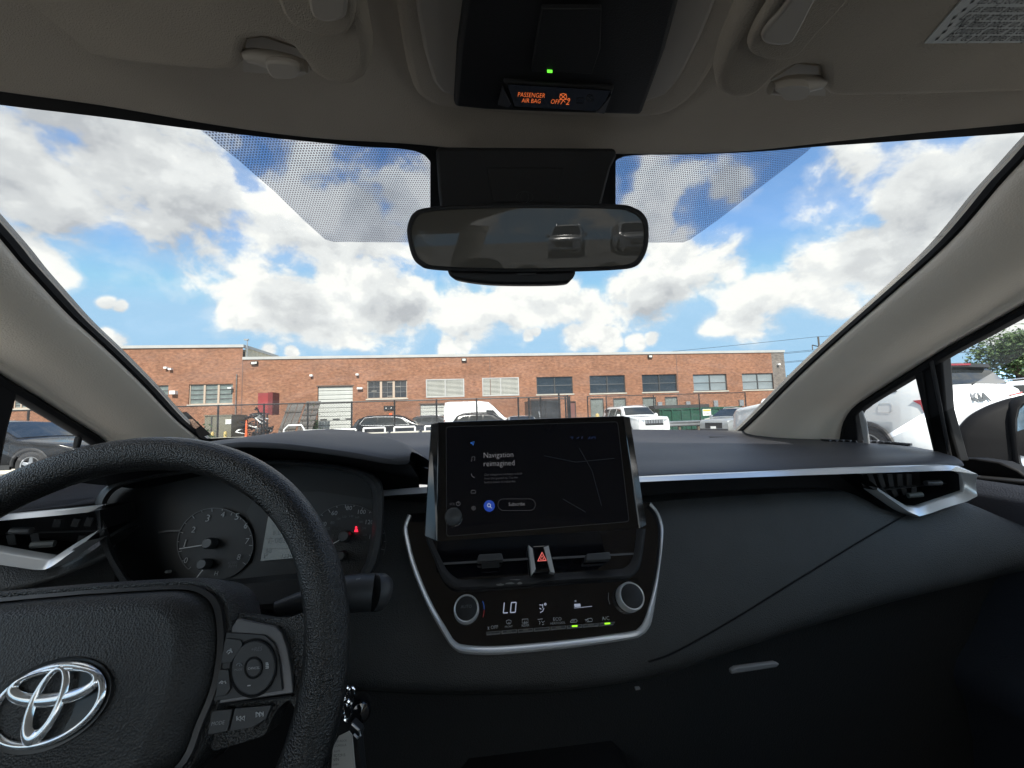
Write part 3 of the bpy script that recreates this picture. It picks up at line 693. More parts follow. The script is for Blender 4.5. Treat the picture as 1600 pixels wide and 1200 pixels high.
def sst(pts, m=w2, w=.0006, name='screen_icon', closed=False): return stroke(name, pts, sp, w, .0019, m, ts, closed)
sst([circ(764, 789.5, 2.6, k=12)], lit('icon white', (.8, .85, 1), .5), .0007, closed=True); sst([[(766, 791.5), (768.3, 794)]], lit('icon white', (.8, .85, 1), .5), .0007)
sst([rrect(778, 779.5, 836.5, 797.5, 8.5)], w2, .0003, 'subscribe_outline', True)
sst([[(735, 692), (741, 690), (739, 696), (738.4, 693.4), (735, 692)]], lit('nav blue', (.05, .25, .9), .35), .0009)
sst([[(737, 720), (737.4, 714), (742, 713.5), (741.6, 719)], [(735.8, 720.5), (737.4, 720)], [(740.4, 719.6), (742, 719)]])
sst([[(736.5, 740), (737.5, 744), (741.5, 746.5)]], w2, .0009); sst([[(736, 768), (737.4, 766), (742, 766), (743, 768), (743, 770.5), (736, 770.5), (736, 768)]]); sst([circ(740, 794, 3, k=8)], closed=True); sst([circ(740, 794, 1.2, k=8)], closed=True)
sst([circ(716, 787, 3, k=16)], closed=True); sst([[(716, 783), (716, 787)]])
sst([[(891, 683), (896, 683), (893.6, 686)], [(901, 685), (905, 683)], [(909, 686), (910, 682)], [(919, 686), (922, 682), (922, 686)], [(925, 686), (925, 683), (930, 682.5), (930, 686)]], blud, .0006, 'status_icon')
kc = sp(709.5, 808, .0); 
lathe('volume_knob', [(.0105, 0), (.0105, .009), (.0098, .011), (.0092, .0102)], kc, sp.n, m_chrome, ts, k=32)
lathe('volume_knob_face', [(.0094, 0), (.0092, .0106), (.0075, .0120), (0, .0120)], kc, sp.n, m_switch, ts, k=32)
# faint map streets on the sleeping map
mp = [[(random.uniform(850, 950), random.uniform(690, 800)) for _ in range(2)] for _ in range(5)]
sst([[(905, 700), (925, 735), (940, 790)], [(850, 712), (900, 722), (960, 716)], [(880, 780), (915, 800)]], lit('map line', (.05, .08, .15), .05), .0006, 'map_line')

# ---- steering wheel
TA = radians(24); wn = V3((0, -cos(TA), sin(TA))); wc = V3((WX, .3015, .972)); wu = V3((1, 0, 0)); wv = V3((0, sin(TA), cos(TA)))
wp = Plane(wc, wn)
def loc(px, py, off=0): P = wp(px, py, off)-wc; return P.dot(wu), P.dot(wv)
def wpt(u, v, off=0): return wc+wu*u+wv*v+wn*off
sw = empty('steering_wheel', wc, parent=car)
rows = []
for i in range(96):
    a = 2*pi*i/96; d = wu*cos(a)+wv*sin(a)
    g = .0020*max(0, 1-((abs(cos(a))-.96)/.10)**2) if abs(cos(a)) > .8 else 0
    c = wc+d*.1702; ra, rb = .0143+g*.6, .0145+g*.6
    rows.append([c+d*ra*cos(2*pi*j/20)+wn*rb*sin(2*pi*j/20) for j in range(20)])
rows.append(rows[0])
loft('rim', rows, m_leather, sw, closed=True, angle=80)
HR = [(85, 930), (150, 925.5), (225, 921), (287, 919), (318, 928), (336, 950), (342, 1000), (334, 1065), (310, 1128), (270, 1205)]
hl = [loc(x, y, .012) for x, y in HR]; hl[0] = (0, hl[0][1])
hl += [(hl[-1][0]*.55, hl[-1][1]-.012), (0, hl[-1][1]-.016)]
full = [V3((u, v, 0)) for u, v in hl]+[V3((-u, v, 0)) for u, v in hl[-2:0:-1]]
fu = spline(full, 5, True); hc = V3((0, -.005, 0))
def hub_ring(sc, off): return [wpt(hc.x+(p.x-hc.x)*sc, hc.y+(p.y-hc.y)*sc, off) for p in fu]
loft('hub', [hub_ring(1.09, -.03), hub_ring(1.10, .002), hub_ring(1.06, .009), hub_ring(1.015, .008)], m_leather, sw, closed=True)
loft('hub_trim', [hub_ring(1.03, .0), hub_ring(1.025, .0115), hub_ring(.99, .012), hub_ring(.985, .006)], mat('hub trim', (.03, .03, .032), .3), sw, closed=True)
rr = [hub_ring(.985, .004), hub_ring(.975, .012), hub_ring(.93, .020), hub_ring(.83, .0265), hub_ring(.80, .0262), hub_ring(.5, .029), hub_ring(.2, .030), hub_ring(.001, .030)]
loft('airbag_cover', rr, m_pad, sw, closed=True, angle=75)
# emblem: three interlocked ovals in chrome on a dark dish
eu, ev = loc(78, 1099, .03); eu = 0 if abs(eu) < .02 else eu
EA, EB = .0300, .0207
def oval(cx, cy, a, b, off, k=72): return [wpt(eu+cx+a*cos(2*pi*i/k), ev+cy+b*sin(2*pi*i/k), off) for i in range(k)]
lathe_d = loft('emblem_dish', [oval(0, 0, EA*1.10, EB*1.12, .0275), oval(0, 0, EA*1.08, EB*1.10, .0305), oval(0, 0, EA*.94, EB*.92, .0295), oval(0, 0, .001, .001, .0295)], mat('dish black', (.012, .012, .012), .3), sw, closed=True)
def band(a0, b0, a1, b1, cx, cy, cx2, cy2, off, lift=.0022):
    O, I = oval(cx, cy, a0, b0, off), oval(cx2, cy2, a1, b1, off)
    M = [o.lerp(i, .5)+wn*lift for o, i in zip(O, I)]
    M1 = [o.lerp(i, .22)+wn*lift*.75 for o, i in zip(O, I)]; M2 = [o.lerp(i, .78)+wn*lift*.75 for o, i in zip(O, I)]
    return loft_geo([O, M1, M, M2, I], True)
gm = [band(EA, EB, EA*.87, EB*.83, 0, 0, 0, 0, .031), band(EA*.84, EB*.50, EA*.66, EB*.25, 0, EB*.42, 0, EB*.50, .0318), band(EA*.32, EB*.93, EA*.17, EB*.66, 0, 0, 0, EB*.10, .0324)]
mesh('emblem', *join_geo(gm), mat('emblem chrome', (.92, .93, .94), .14, metal=.75), sw, angle=60)
# right spoke with its switches, mirrored for the far side
def spoke(side):
    s = 1 if side > 0 else -1
    def L(px, off): 
        out = []
        for x, y in px:
            u, v = loc(x, y, off); out.append(wpt(u*s, v, off))
        return out
    def sl(name, px, off, t, m, r=0, bev=0): 
        px = roundpoly(px, r) if r else px
        return slab(name, L(px, off), wn, t, m, sw, smooth=False, bevel=bev)
    sl('spoke', [(345, 948), (372, 958), (420, 966), (455, 964), (478, 955), (497, 985), (505, 1040), (500, 1090), (478, 1140), (452, 1092), (430, 1112), (414, 1150), (330, 1175), (320, 1060)], .004, .018, m_leather, 10, .004)
    sl('spoke_panel', [(371, 966), (431, 979), (440, 988), (449, 1013), (456, 1053), (458, 1083), (334, 1101), (340, 1045), (351, 997)], .0085, .008, m_switchsat, 3, .0012)
    sl('switch_plate', [(354, 988), (413, 992), (429, 1006), (436, 1030), (441, 1079), (333, 1096), (340, 1045)], .0105, .006, m_switch, 3, .001)
    c = circ(395.5, 1044, 37, 47, 40, rot=12)
    sl('switch_groove', c, .0112, .003, m_deep)
    sl('direction_pad', circ(395.5, 1044, 33.5, 43, 40, rot=12), .0135, .004, m_switch, 0, .0008)
    sl('switch_groove', circ(396, 1043.5, 14.5, 18, 28, rot=12), .0139, .002, m_deep)
    sl('centre_button', circ(396, 1043.5, 11.8, 15, 28, rot=12), .0152, .003, m_switch, 0, .0008)
    sl('switch_button', [(352, 997), (376, 1000), (379, 1008), (361, 1035), (345, 1036)], .0122, .003, m_switch, 2, .0006)
    sl('switch_button', [(342, 1046), (357, 1046), (360, 1076), (353, 1086), (336, 1090)], .0122, .003, m_switch, 2, .0006)
    sl('switch_button', [(330, 1111), (363, 1107.5), (355, 1143), (324, 1149)], .009, .004, m_switch, 2, .0008)
    sl('switch_button', [(367, 1107), (424, 1102), (415, 1124), (393, 1137), (358.5, 1142.5)], .009, .004, m_switch, 2, .0008)
    sl('groove_line', [(333, 1101), (456, 1086), (456, 1089), (333, 1104)], .0088, .004, m_deep)
spoke(1); spoke(-1)
ws = wp
def wtx(s, x0, x1, y, dy, off, m=m_print): return text3(s, wp(x0, y, off), wp(x1, y+dy, off), wn, m, sw)
wtx('+RES', 392, 409, 1018, -1.5, .0141, m_printdim); wtx('CANCEL', 387, 405.5, 1046.5, -1.5, .0158, m_print); wtx('MODE', 330, 350, 1134, -2.5, .0096, m_print)
wtx('MODE', 366, 378, 1048.5, -1, .0141, m_printdim)
def wst(st_, off, w=.0006, m=m_print): stroke('switch_symbol', st_, wp, w, off, m, sw)
wst([[(370, 1119), (370, 1126)], [(376, 1119), (371, 1123), (376, 1126.5), (376, 1119)], [(382, 1118.5), (377, 1122.5), (382, 1126), (382, 1118.5)]], .0096)
wst([[(400, 1112.5), (400, 1120.5), (405, 1116.5), (400, 1112.5)], [(405.5, 1112), (405.5, 1120), (410, 1116), (405.5, 1112)], [(411, 1112), (411, 1119.5)]], .0096)
wst([circ(358.5, 1020, 4, 4, 12, 180, 360), [(356, 1022), (360, 1018)], [(359, 1014), (361, 1014), (361, 1017)]], .0128); wst([[(342, 1068), (346, 1064), (349, 1066)], [(351, 1064), (353, 1068)], [(345, 1067), (348, 1068)]], .0128)
wst([circ(373.5, 1041, 4.5, 4.5, 12, 190, 350), [(373.5, 1041), (375, 1038.5)]], .0141, m=m_printdim); wst([[(415, 1036), (419, 1036)], [(415, 1038.5), (420, 1038)], [(415, 1044), (420, 1043.5)], [(415, 1041), (420, 1041)]], .0141); wst([[(386.5, 1071.5), (391.5, 1071)]], .0141)
# column shroud, stalks
loft('column_shroud', [[wc+wv*(.06*sin(a)-.012)*s+wu*.075*cos(a)*s-wn*d for a in [2*pi*i/24 for i in range(24)]] for d, s in ((.03, .6), (.035, .9), (.06, 1.0), (.14, 1.05), (.24, 1.0))], m_black, sw, closed=True)
P = [PY(430, 952, .37), PY(470, 941, .375), PY(500, 935, .38), PY(530, 929, .385), PY(560, 926, .39), PY(583, 925, .392)]
wst_ = tube('wiper_stalk', P, [.006, .009, .011, .0155, .0162, .0160], m_switch, car, k=16, angle=60)
Pc = [PY(581, 925.5, .39), PY(584, 925.3, .392), PY(597, 925, .395), PY(603, 926, .397), PY(606, 926.5, .398)]
tube('stalk_cap', Pc, [.0145, .0165, .0162, .013, .007], m_switch, wst_, k=16, angle=60)
a_ = PY(555, 906, .372); text3('OFF', PY(556, 906.5, .365), PY(563, 905, .365), V3((0, -.5, .85)), m_print, wst_)
lst = tube('indicator_stalk', [PY(90, 960, .36), PY(40, 962, .355), PY(10, 960, .35), PY(-40, 957, .345)], [.008, .0105, .0105, .011], m_switch, car, k=16)
stroke('arrow_symbol', [[(-2, 957), (3, 954), (3, 956), (6, 956), (6, 960), (3, 960), (3, 962), (-2, 957)], [(16, 957), (11, 953.5), (11, 955.5), (8, 955.5), (8, 959.5), (11, 959.5), (11, 961.5), (16, 957)]], Plane(PY(10, 957, .338), (0, -1, .1)), .0004, 0, m_print, lst)
lathe('ignition_lock', [(.010, -.02), (.010, .004), (.008, .007), (0, .008)], PY(563, 1111, .42), V3((.25, -1, .3)), m_gloss, car, k=24)

# ---- pillars
def pillar(G, O, f, side):
    g = onS(G, Win, rs=44); o = onS(O, f, rs=44)
    s = side
    rows = []
    cab = V3((-s, -.35, .1)).normalized()
    rows.append([p+V3((0, .03, .004)) for p in g])
    rows.append(g)
    for t, h in ((.06, .010), (.25, .020), (.5, .028), (.68, .025), (.78, .014), (.85, .001), (.91, .002), (.96, .007), (.99, .006)):
        rows.append([a.lerp(b, t)+cab*h for a, b in zip(g, o)])
    rows.append([b+V3((s*.012, .006, 0)) for b in o]); rows.append([b+V3((s*.035, .014, 0)) for b in o])
    p = loft('windscreen_pillar', rows, m_beige, car, sub=1, angle=80)
    V = []
    # black edge between glass and pillar trim
    sh = V3((-s*.0075, -.002, .002))
    e = [a+V3((-s*.0052, .0, .003)) for a in g]
    loft('pillar_seal', [[a+V3((0, .006, 0)) for a in g], [a+V3((-s*.002, -.004, .003)) for a in g], e, [a+V3((0, .012, 0)) for a in e]], m_seal, p)
    sd = [b+V3((s*.010, .002, -.0065)) for b in o]
    tube('window_seal', sd, .0095, m_seal, p, k=8, ry=.008)
    return p
GR = [(1900, -60), (1790, 52), (1700, 148), (1650, 198), (1600, 252), (1570, 283), (1530, 331), (1480, 385), (1400, 456), (1320, 525), (1260, 579), (1215, 623), (1190, 648), (1160, 676), (1145, 690)]
OR = [(2100, 190), (1900, 300), (1760, 380), (1680, 433), (1600, 475), (1540, 509), (1480, 542), (1420, 580), (1380, 605), (1345, 628), (1325, 645), (1316, 668), (1312, 700)]
pillar(GR, OR, SRf, 1)
GL = [(-330, -10), (-240, 105), (-150, 215), (-60, 312), (0, 377), (20, 402), (60, 445), (110, 498), (163, 546), (226, 607), (273, 657), (312, 688), (330, 703)]
OL = [(-420, 290), (-270, 385), (-150, 470), (-60, 540), (0, 583), (52, 615), (105, 649), (157, 682), (172, 696), (178, 715)]
pillar(GL, OL, SLf, -1)

# ---- windscreen
gx_ = []
for px_y in range(13):
    t = px_y/12; r = []
    for i in range(25):
        x = MID-.80+1.6*i/24; z = 1.03+.49*t
        y = .45-(z-1.49+.35*(x-MID)**2)/.63; r.append(V3((x, y, z)))
    gx_.append(r)
wsn = loft('windscreen', gx_, m_glass, car)
def frit_mat():
    m = bpy.data.materials.new('ceramic dots'); m.use_nodes = True; nt = m.node_tree; N = nt.nodes; L = nt.links
    N.remove(N['Principled BSDF']); out = N['Material Output']; tc = N.new('ShaderNodeTexCoord')
    k = 2*pi/.0026; acc = None
    sl = V3((0, -.85, .53)).normalized()
    for a in (0, 60, 120):
        d = V3((1, 0, 0))*cos(radians(a+30))+sl*sin(radians(a+30))
        dp = N.new('ShaderNodeVectorMath'); dp.operation = 'DOT_PRODUCT'; dp.inputs[1].default_value = d*k
        L.new(tc.outputs['Object'], dp.inputs[0])
        c = N.new('ShaderNodeMath'); c.operation = 'COSINE'; L.new(dp.outputs['Value'], c.inputs[0])
        if acc:
            ad = N.new('ShaderNodeMath'); ad.operation = 'ADD'; L.new(acc, ad.inputs[0]); L.new(c.outputs[0], ad.inputs[1]); acc = ad.outputs[0]
        else: acc = c.outputs[0]
    gt = N.new('ShaderNodeMapRange'); gt.inputs['From Min'].default_value = -.55; gt.inputs['From Max'].default_value = .75; gt.inputs['To Min'].default_value = .22; gt.inputs['To Max'].default_value = .74; L.new(acc, gt.inputs[0])
    tr = N.new('ShaderNodeBsdfTransparent'); tr.inputs[0].default_value = (.84, .88, .97, 1); df = N.new('ShaderNodeBsdfDiffuse'); df.inputs[0].default_value = (.012, .012, .012, 1)
    mx = N.new('ShaderNodeMixShader'); L.new(gt.outputs[0], mx.inputs[0]); L.new(df.outputs[0], mx.inputs[1]); L.new(tr.outputs[0], mx.inputs[2]); L.new(mx.outputs[0], out.inputs[0])
    # black where the sum is high (dots), clear between
    nt.links.remove(mx.inputs[1].links[0]); nt.links.remove(mx.inputs[2].links[0])
    L.new(tr.outputs[0], mx.inputs[1]); L.new(df.outputs[0], mx.inputs[2])
    return m
m_frit = frit_mat()
def Wg(P): return Wf(P)+.004
def patch(name, top, bot, m, parent, f=Wg, n=30, rows=8, **k):
    a = resample([V3((x, y, 0)) for x, y in top], n); b = resample([V3((x, y, 0)) for x, y in bot], n)
    R = [[PS(*(p.lerp(q, i/rows))[:2], f) for p, q in zip(a, b)] for i in range(rows+1)]
    return loft(name, R, m, parent, **k)
patch('dotted_band', [(306, 196), (400, 203), (480, 211), (560, 218), (640, 226), (690, 230)], [(312, 202), (372, 250), (430, 300), (470, 340), (512, 378), (690, 379)], m_frit, wsn)
patch('dotted_band', [(940, 236), (1010, 238), (1100, 238), (1200, 233), (1270, 227)], [(940, 379), (1072, 379), (1120, 345), (1185, 295), (1262, 236)], m_frit, wsn)
m_fs = mat('black ceramic edge', (.008, .008, .008), .5)
# solid black print: along the roof edge and round the mirror foot
hdr = [(-200, 112), (0, 142), (160, 164), (320, 192), (480, 214), (640, 224), (720, 232), (820, 237), (1000, 240), (1160, 236), (1320, 219), (1450, 206), (1600, 192), (1750, 176)]
lowb = [(-200, 136), (0, 164), (160, 183), (288, 200), (400, 213), (500, 223), (560, 229), (620, 232), (655, 238), (672, 252), (680, 278), (684, 330), (690, 345), (945, 345), (945, 300), (951, 272), (962, 252), (985, 243), (1100, 241), (1200, 236), (1280, 229), (1400, 221), (1500, 214), (1600, 207), (1750, 192)]
tt = spline(hdr, 4); n = 160
bx = resample(spline(lowb, 3), n); top_l = [(v.x, v.y) for v in tt]
R = []
for i in range(5):
    r = []
    for b in bx:
        y0 = line(top_l, b.x)-8; r.append(PS(b.x, y0+(b.y-y0)*i/4, lambda P: Wf(P)+.006))
    R.append(r)
loft('black_border', R, m_fs, wsn)
ptext('LOF 87X', 1457, 372, 1475, 370.5, Plane(PS(1466, 370, Wg), V3((0, -.63, -1))), mat('etched mark', (.12, .12, .13), .6), wsn, off=0, name='etched_mark')

# ---- headliner
E0 = [PS(v.x, v.y, lambda P: Wf(P)+.012) for v in resample(tt, 60)]
hrow = [[p+V3((0, .006, .016)) for p in E0], [p+V3((0, .004, .001)) for p in E0], E0]
def ceil(P, dy, lift=0):
    q = V3((P.x, P.y-dy, 0)); q.z = 1.497-.22*(q.x-MID)**2+lift; return q
for dy, w in ((.012, .25), (.035, .6), (.07, .9), (.12, 1), (.2, 1), (.35, 1), (.6, 1), (1.0, 1), (1.6, 1), (2.1, 1)):
    r = []
    for p in E0:
        q = ceil(p, dy, .004 if dy > .1 else 0); q.z = p.z*(1-w)+q.z*w if w < 1 else q.z
        r.append(q)
    hrow.append(r)
hl_ = loft('headliner', hrow, m_liner, car, sub=1, angle=80)
# side rails of the roof above the doors
for s in (-1, 1):
    rows = []
    for y in (.10, 0, -.2, -.4, -1, -1.7):
        rows.append([V3((MID+s*a, y, z)) for a, z in ((.50, 1.447), (.585, 1.43), (.635, 1.395), (.655, 1.36), (.69, 1.355))])
    loft('roof_rail', rows, m_liner, car, sub=1)
# raised beige tray round the overhead console
def cslab(name, px, off, t, m, parent, bev=.004, **k):
    return slab(name, [PS(x, y, lambda P: Hc(P)+off) for x, y in px], V3((0, 0, -1)), t, m, parent, bevel=bev, seg=3, **k)
tray = [(600, -150), (612, -60), (618, 0), (630, 80), (644, 136), (664, 160), (709, 174), (860, 186), (1004, 187), (1060, 172), (1100, 132), (1140, 60), (1172, 0), (1205, -60), (1250, -150)]
cslab('console_tray', [(v.x, v.y) for v in spline(tray, 3)], .010, .02, m_liner, hl_, .008, angle=60)
cslab('tray_step', [(640, -150), (648, 0), (662, 80), (676, 128), (690, 146), (709, 152), (1010, 160), (1040, 150), (1062, 125), (1095, 60), (1120, 0), (1190, -150)], .014, .012, m_beige2, hl_, .004)
oc = slab('overhead_console', [PZ(x, y, 1.497-.0262) for x, y in [(735, -150), (725, 0), (714, 80), (709, 169), (760, 174), (860, 178), (1002, 182), (1040, 80), (1062, 0), (1100, -150)]], V3((0, 0, -1)), .03, m_black, car, bevel=.005, seg=3)
op = lambda o: (lambda P: Hc(P)+.026+o)
class HP:
    def __init__(s, d): s.d = d; s.n = V3((0, 0, -1))
    def __call__(s, x, y, off=0): return PS(x, y, lambda P: Hc(P)+s.d+off)
opl = Plane((MID, .4, 1.497-.0262), (0, 0, -1))
hp = opl
slab('display_surround', [hp(x, y, .004) for x, y in ((786, 128), (960, 138), (945, 178), (800, 171))], V3((0, 0, -1)), .006, m_black, oc, bevel=.002)
slab('indicator_window', [hp(x, y, .0052) for x, y in ((793, 132), (954, 142), (938, 174), (804, 166))], V3((0, 0, -1)), .002, m_gloss, oc, smooth=False)
slab('console_light_cheek', [hp(x, y, .0062) for x, y in ((785, 138), (798, 164), (794, 168), (778, 164))], V3((0, 0, -1)), .003, mat('cheek grey', (.07, .07, .075), .4), oc, smooth=False)
slab('console_light_cheek', [hp(x, y, .0062) for x, y in ((955, 150), (944, 178), (932, 176), (938, 171))], V3((0, 0, -1)), .003, mat('cheek grey', (.07, .07, .075), .4), oc, smooth=False)
slab('card_lid', [hp(x, y, .004) for x, y in ((846, 14), (940, 14), (938, 78), (925, 116), (830, 112), (838, 60))], V3((0, 0, -1)), .006, m_black, oc, bevel=.001)
og = lit('orange letters', (1, .20, .05), .8); gn = lit('console led', (.15, 1, .05), 1.6)
slab('power_led', [hp(x, y, .0048) for x, y in ((855, 110), (863, 110.5), (863, 114), (855, 113.5))], V3((0, 0, -1)), .001, gn, oc, smooth=False)
for s, x0, y0, x1, y1 in (('PASSENGER', 809, 151, 851, 153), ('AIR BAG', 815, 160, 844, 161.5), ('OFF', 860, 162, 874, 162.8), ('2', 884, 163.5, 889, 163.8)):
    text3(s, hp(x0, y0, .0056), hp(x1, y1, .0056), V3((0, 0, -1)), og, oc, bold=-.012, hs=1.45)
stroke('airbag_symbol', [circ(880, 151.5, 5.5, 5, 12)+[(885.5, 151.5)], [(875, 147), (885, 156)], [(885, 147), (875, 156)], [(876, 163), (880, 157), (883, 160)], [(886, 156), (889, 157)]], hp, .0004, .0056, og, oc)
stroke('ghost_symbol', [circ(922, 154, 6, 5.5, 16)+[(928, 154)], [(917, 149), (927, 158)], [(901, 154), (912, 154), (911, 162), (901, 161.5), (901, 154)]], hp, .0005, .0056, mat('ghost print', (.03, .03, .028), .6), oc)

# ---- sun visors
def visor(out, bosses, pocket, bar, tab, vpl, **k):
    v = slab('sun_visor', [vpl(x, y) for x, y in out], vpl.n, .020, m_visor, car, bevel=.007, seg=4, angle=60, **k)
    for i, (b, off) in enumerate(bosses):
        slab('hinge_boss', [vpl(p.x, p.y, off) for p in spline(b, 4)], vpl.n, .012, m_visor if i == 0 else m_beige2, v, bevel=.003, seg=3, angle=60)
    slab('clip_pocket', [vpl(x, y, -.017) for x, y in pocket], vpl.n, .002, m_beige2, v, smooth=False)
    tube('hinge_pin', [vpl(x, y, -.004) for x, y in bar], [.0045, .0055, .007, .0065, .0042][:len(bar)], m_beige2, v, k=12)
    slab('hook_tab', [vpl(p.x, p.y, .004) for p in spline(tab, 4, True)], vpl.n, .006, m_beige2, v, bevel=.002, seg=2, angle=60)
    return v
VL = Plane((-.20, .28, 1.497-.22*.29**2-.034), (-.165, 0, -1)); VR = Plane((.45, .28, 1.497-.22*.36**2-.036), (.185, 0, -1))
visor([(-260, -160), (-260, 50), (-120, 62), (0, 75), (120, 91), (240, 106), (340, 114), (366, 113), (378, 104), (380, 84), (385, 68), (410, 64), (440, 66), (458, 78), (474, 98), (490, 118), (508, 130), (532, 136), (552, 136), (568, 126), (577, 108), (578, 80), (566, 20), (550, -60), (520, -160)],
      [([(426, -60), (434, 0), (456, 40), (500, 60), (535, 57), (550, 40), (554, 10), (545, -60)], .006), ([(478, -60), (484, 16), (504, 35), (533, 32), (542, 12), (538, -60)], .009)],
      [(378, 62), (412, 58), (470, 78), (486, 112), (470, 120), (380, 112)], [(384, 87), (400, 88), (430, 95), (455, 100), (478, 104)], [(414, 101), (424, 97), (450, 99), (464, 105), (468, 114), (460, 123), (440, 125), (424, 121)], VL, label='folded beige sun visor above the steering wheel')
vr = visor([(1760, -160), (1760, 143), (1600, 147), (1500, 150), (1400, 153), (1318, 155), (1298, 153), (1286, 144), (1286, 124), (1282, 110), (1262, 105), (1238, 108), (1218, 118), (1200, 136), (1184, 150), (1164, 158), (1140, 158), (1124, 148), (1121, 128), (1132, 88), (1168, 10), (1210, -60), (1270, -160)],
      [([(1262, -100), (1210, 0), (1180, 50), (1171, 80), (1190, 93), (1224, 97), (1250, 86), (1275, 58), (1328, 0), (1400, -100)], .006), ([(1290, -100), (1236, 0), (1196, 48), (1193, 66), (1212, 72), (1236, 68), (1252, 44), (1275, 0), (1330, -100)], .009)],
      [(1290, 104), (1244, 100), (1204, 126), (1200, 148), (1290, 150)], [(1286, 128), (1270, 130), (1245, 133), (1225, 134), (1204, 138)], [(1212, 141), (1220, 148), (1226, 156), (1244, 157), (1258, 154), (1266, 144), (1262, 136), (1240, 134), (1222, 137)], VR, label='folded beige sun visor with warning label above the passenger seat')
lb_px = [(1444, 68), (1503, 0), (1560, -64), (1720, -64), (1720, 66)]
slab('warning_label', [VR(x, y, .0008) for x, y in lb_px], VR.n, .001, mat('warning label', (.62, .64, .62), .6), vr, smooth=False)
m_lt = mat('label ink', (.05, .05, .05), .7)
hv2 = HP(.0206)
for i, (s, x0, y0, x1) in enumerate((("Pour de plus amples renseignements", 1471, 64, 1640), ("Toujours utiliser les ceintures de", 1482, 53.5, 1640), ("Ne jamais placer un siege enfant", 1491, 42.5, 1640), ("Le siege arriere est l'endroit le", 1498, 31, 1640), ("Les enfants peuvent etre tues", 1513, 19, 1640), ("LES SACS GONFLABLES", 1526, 6, 1620))):
    text3(s, VR(x0, y0, .0012), VR(x1, y0, .0012), VR.n, m_lt, vr, bold=.0, hs=1.05)
    stroke('label_bullet', [[(x0-8, y0-1), (x0-4, y0-6)]], VR, .0016, .0012, m_lt, vr)

# ---- rear view mirror
mc = PY(824, 370, .385)
mp_ = Plane(mc, V3((-.14, -1, -.235)))
rv = empty('rear_view_mirror', mc, parent=car)
mo = spline([(636, 366), (638, 348), (646, 333), (664, 325), (720, 320), (824, 317.5), (960, 319), (992, 325), (1007, 336), (1013, 352), (1013, 380), (1006, 402), (992, 417), (960, 422), (880, 425), (780, 426), (680, 422), (655, 414), (643, 398)], 5, True)
mcx, mcy = 824, 371
def mring(sx, sy, off): return [mp_(mcx+(v.x-mcx)*sx, mcy+(v.y-mcy)*sy, off) for v in mo]
loft('mirror_housing', [mring(.90, .7, -.030), mring(.985, .96, -.022), mring(1, 1, -.008), mring(1, 1, -.001), mring(.99, .965, .0015), mring(.965, .88, .001), mring(.96, .87, -.003)], m_black, rv, closed=True, angle=70)
V = mring(.966, .885, -.0005)
m_white2 = mat('lamp lens white', (.75, .74, .70), .4)
mir = mat('dimmed mirror', (.085, .078, .064), .5, spec=.2)  # brown base colour stands in for the hazy headliner reflection; only the coat mirrors
_b = mir.node_tree.nodes['Principled BSDF']; _b.inputs['Coat Weight'].default_value = 1; _b.inputs['Coat IOR'].default_value = 1.26; _b.inputs['Coat Roughness'].default_value = .0
mesh('mirror_glass', V, [list(range(len(V)))], mir, rv, smooth=False)
ch = spline([(698, 421), (703, 431), (716, 437), (760, 443), (820, 444.5), (880, 443), (893, 437), (899, 428), (899, 421)], 5)
pslab('mirror_chin', [(v.x, v.y) for v in ch]+[(899, 415), (698, 415)], mp_, -.006, .022, m_black, rv, bevel=.003, angle=60)
pslab('mirror_cover', [(681, 236), (685, 300), (690, 338), (935, 338), (945, 300), (955, 262), (965, 242), (962, 232), (684, 230)], Plane(PY(820, 280, .43), V3((0, -.75, -.5))), .0, .03, m_black, rv, bevel=.005, angle=60)
pslab('cover_hatch', [(760, 262), (880, 262), (872, 316), (770, 316)], Plane(PY(820, 280, .43), V3((0, -.75, -.5))), .002, .004, m_black, rv, bevel=.001)
stroke('cover_mark', [circ(820, 308, 13, 9, 20)+[(833, 308)], circ(820, 308, 6, 9, 16)+[(826, 308)]], Plane(PY(820, 280, .43), V3((0, -.75, -.5))), .0004, .0028, mat('faint mark', (.04, .04, .042), .4), rv)
stroke('dimmer_grille', [[(808, 427.6), (838, 427.2)]], mp_, .0022, -.004, m_switch, rv)

# things on the ceiling that the mirror shows
dm = slab('dome_lamp', [V3((MID+x, y, 1.492)) for x, y in ((-.09, -.8), (.09, -.8), (.09, -.95), (-.09, -.95))], V3((0, 0, -1)), .02, m_beige2, car, bevel=.006)
slab('dome_lens', [V3((MID+x, y, 1.4905)) for x, y in ((-.06, -.82), (.06, -.82), (.06, -.93), (-.06, -.93))], V3((0, 0, -1)), .004, m_white2, dm, bevel=.002)
for s in (-1, 1):
    for y in (-.15, -1.0): tube('grab_handle', [V3((MID+s*.60, y, 1.41)), V3((MID+s*.57, y-.02, 1.375)), V3((MID+s*.57, y-.18, 1.375)), V3((MID+s*.60, y-.2, 1.41))], .012, m_beige2, car, k=8)
for y in (-.62, -1.35): tube('ceiling_seam', [V3((MID+x, y, 1.493-.22*x*x)) for x in (-.6, -.3, 0, .3, .6)], .004, m_beige2, hl_, k=6)

